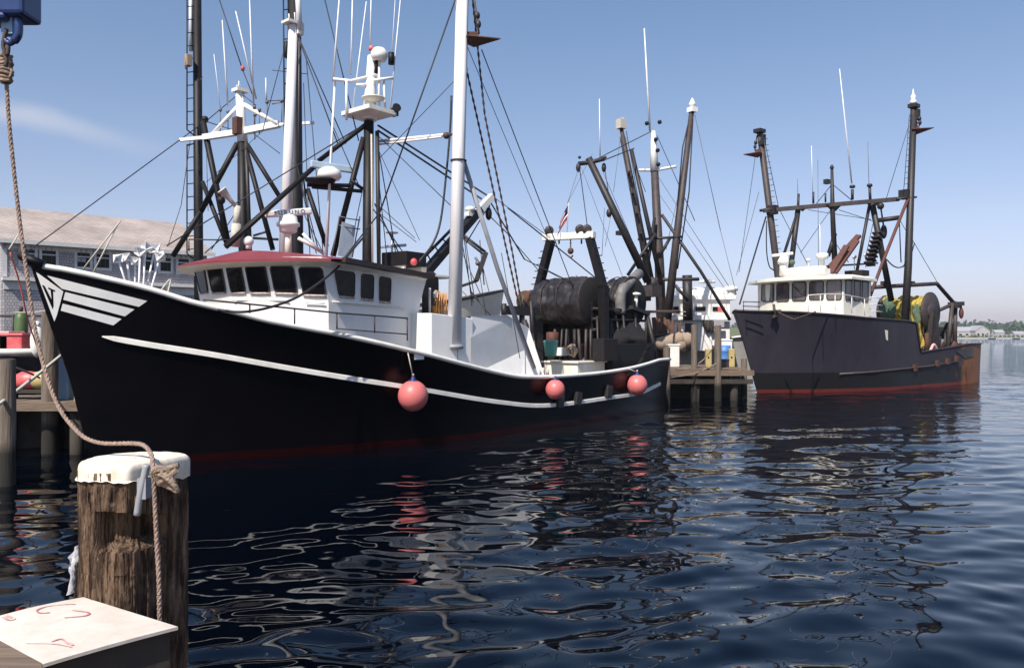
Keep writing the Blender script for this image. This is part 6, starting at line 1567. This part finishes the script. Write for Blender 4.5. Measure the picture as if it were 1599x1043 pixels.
# ------------------------------------------------------------------ foreground: piling, rope, white board, hoist
def foreground():
    PX, PY = (211 - CXP) / FPX * 2.9, 2.9
    RAD = .178; ztop = 2.475
    rt = thing('piling', 'big split brown piling with a thick white painted cap and a rope tied to it', 'piling', (PX, PY, 0))
    # cross section: round towards the sun, flattened on the right so that side falls into shade
    def rad(an, z, rough=1.0):
        # an measured from the camera direction, positive to the right
        k = RAD
        flat = R(68)
        c = math.cos(an - flat)
        if c > 0.66: k = min(k, RAD * 0.66 / c)
        f2 = math.cos(an - R(-5))
        if f2 > .9: k = min(k, RAD * .9 / f2 * 1.06)
        k *= 1 + .035 * noise.noise(Vector((math.cos(an) * 2, math.sin(an) * 2, z * 1.5)))
        g = noise.noise(Vector((math.cos(an) * 9, math.sin(an) * 9, z * 1.6))) * .010 + noise.noise(Vector((math.cos(an) * 30, math.sin(an) * 30, z * 5))) * .005 + noise.noise(Vector((an * 9, 0, z * 40))) * .0022
        k += g * rough
        # long split
        s = an + .46 + .03 * math.sin(z * 9)
        if z < 2.36: k -= .034 * math.exp(-(s / .03) ** 2) * min(1, (2.38 - z) / .1)
        # chopped notch on the face, sharp edge above, ragged lip below
        lip = 2.160 + .012 * noise.noise(Vector((an * 9, 3, 0)))
        tp = 2.300 - .03 * max(0, an) + .01 * noise.noise(Vector((an * 6, 9, 0)))
        if -.36 < an < 1.5 and lip < z < tp:
            k -= (.078 + .01 * max(0, an)) * min(1, (tp - z) / .006) * min(1, (z - lip) / .03 + .1) * min(1, (an + .36) / .05)
        if z < 1.98 + .1: k *= 1 + .02 * math.sin(an * 7 + z * 14)
        return k
    rows = []; NA = 340; NZ = 300
    zb, zc = 1.0, 2.43
    for i in range(NZ + 1):
        z = zb + (zc - zb) * i / NZ; row = []
        for j in range(NA + 1):
            an = -math.pi + 2 * math.pi * j / NA; k = rad(an, z)
            row.append(Vector((k * math.sin(an), -k * math.cos(an), z)))
        rows.append(row)
    lower = [[Vector((RAD * 1.02 * math.sin(-math.pi + 2 * math.pi * j / NA), -RAD * 1.02 * math.cos(-math.pi + 2 * math.pi * j / NA), z)) for j in range(NA + 1)] for z in (-1.2, .98)]
    build('timber', MB().grid(lower + rows, False), 'pile_old', rt)
    # cap with rounded shoulder and dripping edge
    cr = []
    prof = [(1.0, -.044), (1.010, -.043), (1.012, -.038), (1.012, -.012), (1.008, -.004), (.995, .002), (.962, .009), (.945, .011), (.92, .012), (.5, .013), (.02, .013)]
    for q, (rr_, hz) in enumerate(prof):
        row = []
        for j in range(121):
            an = -math.pi + 2 * math.pi * j / 120; b0 = rad(an, 2.42, 0.12)
            jag = 0
            if q <= 1: jag = .014 * noise.noise(Vector((an * 5, 0, 1))) - .025 * max(0, math.sin(an * 2 - 2.0)) * (1 if an > .6 else .2)
            bump = .002 * noise.noise(Vector((math.sin(an) * 6 * rr_, math.cos(an) * 6 * rr_, 2)))
            ext = 1 + (.06 * max(0, math.cos(an - 1.5)) ** 2 if q > 0 else .06)
            row.append(Vector((b0 * rr_ * ext * math.sin(an), -b0 * rr_ * ext * math.cos(an), ztop - .03 + hz + jag + bump)))
        cr.append(row)
    build('white_cap', MB().grid(cr, True), 'cap', rt)
    build('horn_cleat', MB().tube(catmull([Vector((.122, -.175, 2.462)), Vector((.112, -.178, 2.41)), Vector((.100, -.180, 2.35)), Vector((.090, -.178, 2.29))], 5), .0115, 10).box((.108, -.155, 2.38), (.03, .06, .07)), 'grey_steel', rt)
    ck = MB()
    for an, z0, z1 in ((-.05, 2.33, 2.40), (-.62, 2.40, 2.425)):
        ck.tube([Vector((RAD * 1.0 * math.sin(an), -RAD * 1.0 * math.cos(an), z0)), Vector((RAD * 1.01 * math.sin(an), -RAD * 1.01 * math.cos(an), z1))], .002, 4)
    # rope from hoist over the cap and down
    Q = [(10, 128, 3.25), (14, 190, 3.25), (21, 260, 3.25), (30, 340, 3.25), (42, 430, 3.22), (56, 520, 3.2), (72, 585, 3.15), (88, 628, 3.1), (105, 656, 3.05), (128, 680, 3.0), (150, 690, 2.96), (172, 692.5, 2.93), (205, 692, 2.90), (224, 695, 2.82), (236, 709, 2.74), (239, 728, 2.70), (240, 745, 2.69), (242, 790, 2.70), (245, 850, 2.705), (248, 905, 2.70), (249, 960, 2.70), (250, 1010, 2.70)]
    pth = catmull([W(*q) for q in Q], 8)
    rope = thing('rope', 'twisted tan rope hanging from the blue hoist block and draped over the white cap', 'rope', pth[0])
    build('laid_rope', strand_rope([p - pth[0] for p in pth], .0084), 'rope_red', rope)
    kn = MB(); kc = W(253, 742, 2.69) - pth[0]
    for i in range(4):
        a0 = i * 1.3
        kn.tube(catmull([kc + Vector((.030 * math.cos(a0 + t) + .008 * i, -.016 * math.sin(a0 + t) - .004, .030 * math.sin(t * 1.0 + i) - .008 * i)) for t in np.linspace(0, 5.6, 9)], 4), .0085, 8)
    kn.tube([kc + Vector((-.012, 0, -.03)), kc + Vector((.055, -.012, .02))], .010, 8).tube([kc + Vector((0, -.01, .02)), kc + Vector((.058, -.004, .035))], .009, 8)
    build('hitch_knot', kn, 'rope', rope)
    # hoist: davit out of frame, blue block, shackle, lashing
    dv = thing('davit', 'dock davit arm whose dark blue block hangs at the top left corner', 'davit', (-2.9, 2.35, 1.2))
    bxp = W(18, -6, 3.25)
    def L(p): return Vector(p) - Vector((-2.9, 2.35, 1.2))
    build('post', MB().tube([L((-2.9, 2.35, 1.2)), L((-2.9, 2.35, 4.7))], .09, 12), 'blue', dv)
    build('arm', MB().beam(L((-2.9, 2.35, 4.72)), L((bxp.x, bxp.y, 4.72)), .12, .14), 'blue', dv)
    build('cable', MB().tube([L((bxp.x, bxp.y, 4.66)), L((bxp.x, bxp.y, 4.28))], .012, 8), 'wire', dv)
    bk = build('hoist_block', MB().box(L((W(12, 0, 3.25).x, 3.25, W(0, 5, 3.25).z + .06)), (.205, .14, .26)).box(L((W(-2, 0, 3.25).x, 3.24, W(0, 34, 3.25).z)), (.13, .12, .03)), 'blue', dv, bevel=.018)
    build('side_plate', MB().box(L((W(-4, 0, 3.25).x, 3.172, W(0, 5, 3.25).z + .06)), (.07, .012, .22)), 'blue_bright', bk)
    sh = [W(x, y, 3.22) for x, y in ((27, 30), (29, 42), (28, 55), (22, 64), (14, 68), (8, 63))]
    build('hook', MB().tube(catmull([L(p) for p in sh], 5), [.017] * 16 + [.012] * 10, 10), 'blue', dv)
    build('hook_shank', MB().box(L(W(15, 42, 3.24)), (.045, .04, .07)), 'blue_pale', dv)
    for pts in ([(11, 46), (7, 58), (5, 72), (8, 84)], [(10, 64), (13, 74), (11, 86), (6, 82)], [(5, 84), (10, 95), (8, 105)]):
        build('chain_link', MB().tube(catmull([L(W(x, y, 3.22)) for x, y in pts], 5), .008, 8), 'chain', dv)
    ls = MB(); b0 = W(9, 110, 3.24)
    for i in range(8):
        z = .055 - .014 * i; r0 = .017 + .006 * rnd.random()
        ls.tube([b0 - pth[0] + Vector((r0 * math.cos(t), r0 * math.sin(t), z + .004 * math.sin(2 * t + i))) for t in np.linspace(0, 6.283, 13)], .0075, 6)
    for i in range(6):
        a = rnd.uniform(0, 6.28); ls.tube(catmull([b0 - pth[0] + Vector((0, 0, rnd.uniform(-.04, .04))), b0 - pth[0] + Vector((.03 * math.cos(a), -.01, rnd.uniform(-.03, .03))), b0 - pth[0] + Vector((.026 * math.cos(a + .5), -.01, rnd.uniform(-.06, .02)))], 4), .006, 6)
    build('lashing', ls, 'rope', rope)
    # white topped bin and brown plank
    zt = 2.0
    def T(px, py, z=zt): 
        Y = (CH - z) * FPX / (py - CYP); return Vector(((px - CXP) / FPX * Y, Y, z))
    c = [T(-40, 976), T(130, 932), T(278, 972), T(65, 1037)]
    far = c[1] + (c[3] - c[2])
    c[0] = Vector((far.x, far.y, zt))
    bn = thing('bait_bin', 'dark bin under a worn white lid with red marks, beside the piling', 'bin', (c[0].x, c[0].y, 1.2))
    o = Vector((c[0].x, c[0].y, 1.2))
    NB = 26; rows = []
    for j in range(NB + 1):
        b = j / NB; row = []
        for i in range(NB + 1):
            a = i / NB; e1_ = c[0].lerp(c[1], a); e2_ = c[3].lerp(c[2], a); p = e1_.lerp(e2_, b)
            row.append(p - o + Vector((0, 0, .012 * math.sin(a * 3.1) * (1 - b) * .8 - .012 * a * a * b)))
        rows.append(row)
    lid = MB().grid(rows, True, True)
    lo = [[p - Vector((0, 0, .010)) for p in r_] for r_ in rows]; lid.grid(lo, True)
    edge = rows[0] + [r_[-1] for r_ in rows[1:]] + list(reversed(rows[-1][:-1])) + [r_[0] for r_ in reversed(rows[1:-1])]
    edge = edge + [edge[0]]
    lid.grid([edge, [p - Vector((0, 0, .010)) for p in edge]], False)
    ld = build('lid', lid, 'board', bn)
    ins = [o_ - o for o_ in c]; cen = sum(ins, Vector()) / 4
    build('body', MB().prism([Vector((cen.x + (p.x - cen.x) * .93, cen.y + (p.y - cen.y) * .93, 0)) for p in ins], (0, 0, .78)), 'plank_dark', bn)
    # brush marks on the lid
    def stroke(pts, wd):
        P = catmull([T(x, y) - o for x, y in pts], 6); mb = MB(); rows_ = []
        for i, p in enumerate(P):
            d = (P[min(i + 1, len(P) - 1)] - P[max(i - 1, 0)]).normalized(); s = Vector((-d.y, d.x, 0)) * wd * (.6 + .5 * abs(noise.noise(Vector((i * .4, wd * 90, 0)))))
            # follow the bowed lid
            q = p + o; best = min(((rows[j][i2] - p).xy.length, rows[j][i2].z) for j in range(0, NB + 1, 1) for i2 in range(0, NB + 1, 1))[1]
            rows_.append([Vector((p.x + s.x, p.y + s.y, best + .0025)), Vector((p.x - s.x, p.y - s.y, best + .0025))])
        return mb.grid(rows_, False)
    for pts, wd in (([(118, 945), (96, 947), (72, 951), (58, 957), (62, 961), (78, 960)], .0042), ([(112, 955), (128, 956), (139, 958), (132, 963), (100, 967)], .0045), ([(5, 968), (14, 972), (22, 970), (10, 966)], .006), ([(80, 1003), (95, 999), (104, 1004), (114, 1008)], .005), ([(40, 1006), (66, 1006), (88, 1007), (112, 1011)], .002)):
        build('red_marking', stroke(pts, wd), 'red_mark', ld)
    zp = 2.022
    q = [T(-60, 985, zp), T(0, 1008, zp), T(66, 1044, zp), T(80, 1110, zp), T(-60, 1110, zp)]
    pk = build('plank', MB().prism([Vector((p.x, p.y, 2.004)) for p in q], (0, 0, .035)), 'plank', None, .004)
    tag(pk, 'brown plank lying over the near left corner of the white board', 'plank')
    # dock the viewer stands on
    dk = thing('dock', 'plank dock under the bin and the big piling, below the viewer', 'dock', (-3, 0, 0))
    pl = MB(); x = -4
    while x < 5: pl.box((x, -.2, 1.165), (.19, 5.6, .06)); x += .2
    build('deck_planks', pl, 'plank', dk); build('stringer', MB().box((.5, 2.5, 1.03), (9, .15, .2)).box((.5, -1, 1.03), (9, .15, .2)), 'plank_dark', dk)
    ps = MB()
    for x in (-3.2, 3.6): ps.tube([Vector((x, 2.4, -1.2)), Vector((x, 2.4, .93))], .15, 10).tube([Vector((x, -1, -1.2)), Vector((x, -1, .93))], .15, 10)
    build('support_pile', ps, 'pile', dk)
    # cloth caught behind the piling
    a = W(122, 893, 2.98)
    cl = MB(); rows_ = []
    for i in range(11):
        f = i / 10; row = []
        for j in range(9):
            g = j / 8; row.append(Vector((-.04 + .075 * g + .012 * noise.noise(Vector((f * 4, g * 4, 0))), .02 * math.sin(g * 9 + f * 3), .07 - .14 * f + .02 * g * (1 - f) * 3 - .03 * abs(g - .5))))
        rows_.append(row)
    cl.grid(rows_, True); cl.grid([[p + Vector((0, .012, 0)) for p in r_] for r_ in rows_], True, True)
    k = thing('rag', 'grey white rag and chain caught on the left side of the big piling', 'rag', a); build('cloth', cl, 'cloth', k)
    build('chain', chain_path((.012, -.03, .045), (.006, -.03, -.11), .009, .014), 'wire', k)
foreground()
# ------------------------------------------------------------------ far shore
def shore():
    D0 = 780.0
    rows = []
    xs = np.linspace(150, 1700, 90)
    def hgt(x, f):
        base = (.3, .8, 1.6, 3.0, 8.0, 14, 17, 10)[f]
        n_ = noise.noise(Vector((x * .004, f * 1.7, 0))) * .5 + noise.noise(Vector((x * .012, f * 2.1, 4))) * .25
        return base * (1 + (.55 * n_ if f > 2 else .15 * n_))
    dd = (0, 14, 60, 160, 330, 520, 760, 1200)
    for f in range(8):
        rows.append([Vector((x * (1 + dd[f] / 2600), D0 + dd[f] + 12 * noise.noise(Vector((x * .01, 0, 0))), hgt(x, f) if f else -.4)) for x in xs])
    o = build('hills', MB().grid(rows, True, True), 'land'); o['kind'] = 'structure'
    o2 = build('beach', MB().grid([[p + Vector((0, -5, .2 - .5 * (f == 0))) for p in rows[f]] for f in (0,)] + [[p + Vector((0, -3, .12)) for p in rows[1]]], True, True), 'sand'); o2['kind'] = 'structure'
    # far woods: leaf clumps over the slope
    rs = np.random.RandomState(3); V = []; Fc = []
    def clump(x, y, z, s, n):
        for _ in range(n):
            c = np.array([x, y, z]) + rs.normal(size=3) * s * np.array([.5, .5, .36]); a, b = rs.normal(size=3), rs.normal(size=3)
            a *= s * .34 / np.linalg.norm(a); b *= s * .34 / np.linalg.norm(b); k = len(V)
            V.extend([tuple(c - a), tuple(c + b), tuple(c + a), tuple(c - b)]); Fc.append((k, k + 1, k + 2, k + 3))
    for _ in range(1500):
        x = rs.uniform(330, 900); f = rs.uniform(3.0, 6.6); i = int(f); t = f - i
        dep = dd[i] * (1 - t) + dd[min(i + 1, 7)] * t; h = hgt(x, i) * (1 - t) + hgt(x, min(i + 1, 7)) * t
        s = rs.uniform(5, 10); clump(x * (1 + dep / 2600), D0 + dep, h + s * .35, s, 16)
    for _ in range(160):
        x = rs.uniform(420, 620); dep = rs.uniform(25, 60); clump(x, D0 + dep, 1.6, rs.uniform(1.6, 3.2), 10)
    mb = MB(); mb.v = V; mb.f = Fc; mb.sm = [False] * len(Fc)
    wd = build('woods', mb, 'leaf'); wd['kind'] = 'stuff'; wd['label'] = 'hazy green woods covering the low far shore'; wd['category'] = 'woods'
    def house(px, Y, wx, dy, h, rh, label, gable_front=True):
        a = W(px, 524, Y); r = thing('shore_house', label, 'house', (a.x, Y, 1.0), 0, 'white houses on the far shore')
        b = MB().box((0, 0, h / 2), (wx, dy, h))
        b.prism([(wx / 2 - .05, -dy / 2, h), (wx / 2 - .05, dy / 2, h), (wx / 2 - .05, 0, h + rh)], (-wx + .1, 0, 0)) if not gable_front else b.prism([(-wx / 2, -dy / 2 + .05, h), (wx / 2, -dy / 2 + .05, h), (0, -dy / 2 + .05, h + rh)], (0, dy - .1, 0))
        build('wall', b, 'barn', r)
        if gable_front: q = MB().prism([(-wx / 2 - .5, -dy / 2 - .4, h - .2), (0, -dy / 2 - .4, h + rh + .1), (0, -dy / 2 - .4, h + rh + .4), (-wx / 2 - .5, -dy / 2 - .4, h + .1)], (0, dy + .8, 0)).prism([(wx / 2 + .5, -dy / 2 - .4, h - .2), (wx / 2 + .5, -dy / 2 - .4, h + .1), (0, -dy / 2 - .4, h + rh + .41), (0, -dy / 2 - .4, h + rh + .11)], (0, dy + .8, 0))
        else: q = MB().prism([(-wx / 2 - .5, -dy / 2 - .5, h - .2), (-wx / 2 - .5, 0, h + rh + .1), (-wx / 2 - .5, 0, h + rh + .4), (-wx / 2 - .5, -dy / 2 - .5, h + .1)], (wx + 1, 0, 0)).prism([(-wx / 2 - .5, dy / 2 + .5, h - .2), (-wx / 2 - .5, dy / 2 + .5, h + .1), (-wx / 2 - .5, 0, h + rh + .41), (-wx / 2 - .5, 0, h + rh + .11)], (wx + 1, 0, 0))
        build('roof', q, 'barn_roof', r)
        for k in range(3): build('window', MB().box((-wx * .32 + wx * .32 * k, -dy / 2 - .05, h * .45), (wx * .12, .2, h * .3)), 'glass', r)
    house(1526, D0 + 70, 15, 20, 7, 5.2, 'largest white gabled house on the far shore', True)
    house(1505, D0 + 76, 22, 12, 6.5, 4.4, 'long white wing left of the gabled house on the far shore', False)
    house(1558, D0 + 110, 10, 8, 5, 3, 'small pale house among trees right of the gabled one', False)
    house(1592, D0 + 100, 16, 9, 3.6, 2.6, 'low pale house at the right edge of the far shore', False)
    for px, lab in ((1549, 'small dark moored boat off the far beach'), (1587, 'small moored sailing boat off the far beach, near the right edge')):
        a = W(px, 528, 640); r = thing('moored_boat', lab, 'boat', (a.x, 640, 0), 0, 'boats moored off the far beach')
        build('hull', MB().prism([(-2.6, -1, 0), (2.2, -1, 0), (3.2, 0, 0), (2.2, 1, 0), (-2.6, 1, 0)], (0, 0, 1.0)), 'hull_dark', r, bevel=.2); build('cabin', MB().box((-.3, 0, 1.4), (2.2, 1.4, .9)), 'barn', r, bevel=.1)
        build('mast', MB().tube([Vector((.3, 0, 1)), Vector((.3, 0, 7.5))], .12, 6), 'barn', r)
    rp = MB()
    for i in range(14):
        a = W(1537 + 7 * i, 526, D0 - 10); rp.box((a.x, a.y, 1.6), (.6, .6, 4.6))
    a, b = W(1537, 518, D0 - 10), W(1628, 518, D0 - 10); rp.beam((a.x, a.y, 3.8), (b.x, b.y, 3.8), .5, .5)
    tag(build('long_pier', rp, 'barn'), 'long pale pier on posts along the far beach', 'pier')
shore()
# ------------------------------------------------------------------ summer haze over the harbour
def haze():
    mb = MB().box((0, 700, 28), (4200, 3000, 60))
    m = bpy.data.materials.new('haze'); m.use_nodes = True
    t = m.node_tree; t.nodes.clear()
    out = t.nodes.new('ShaderNodeOutputMaterial'); v = t.nodes.new('ShaderNodeVolumePrincipled')
    v.inputs['Color'].default_value = (0.82, 0.86, 0.95, 1); v.inputs['Density'].default_value = 0.00022; v.inputs['Anisotropy'].default_value = 0.3
    t.links.new(v.outputs[0], out.inputs['Volume'])
    o = build('haze', mb, m); o['kind'] = 'stuff'
haze()
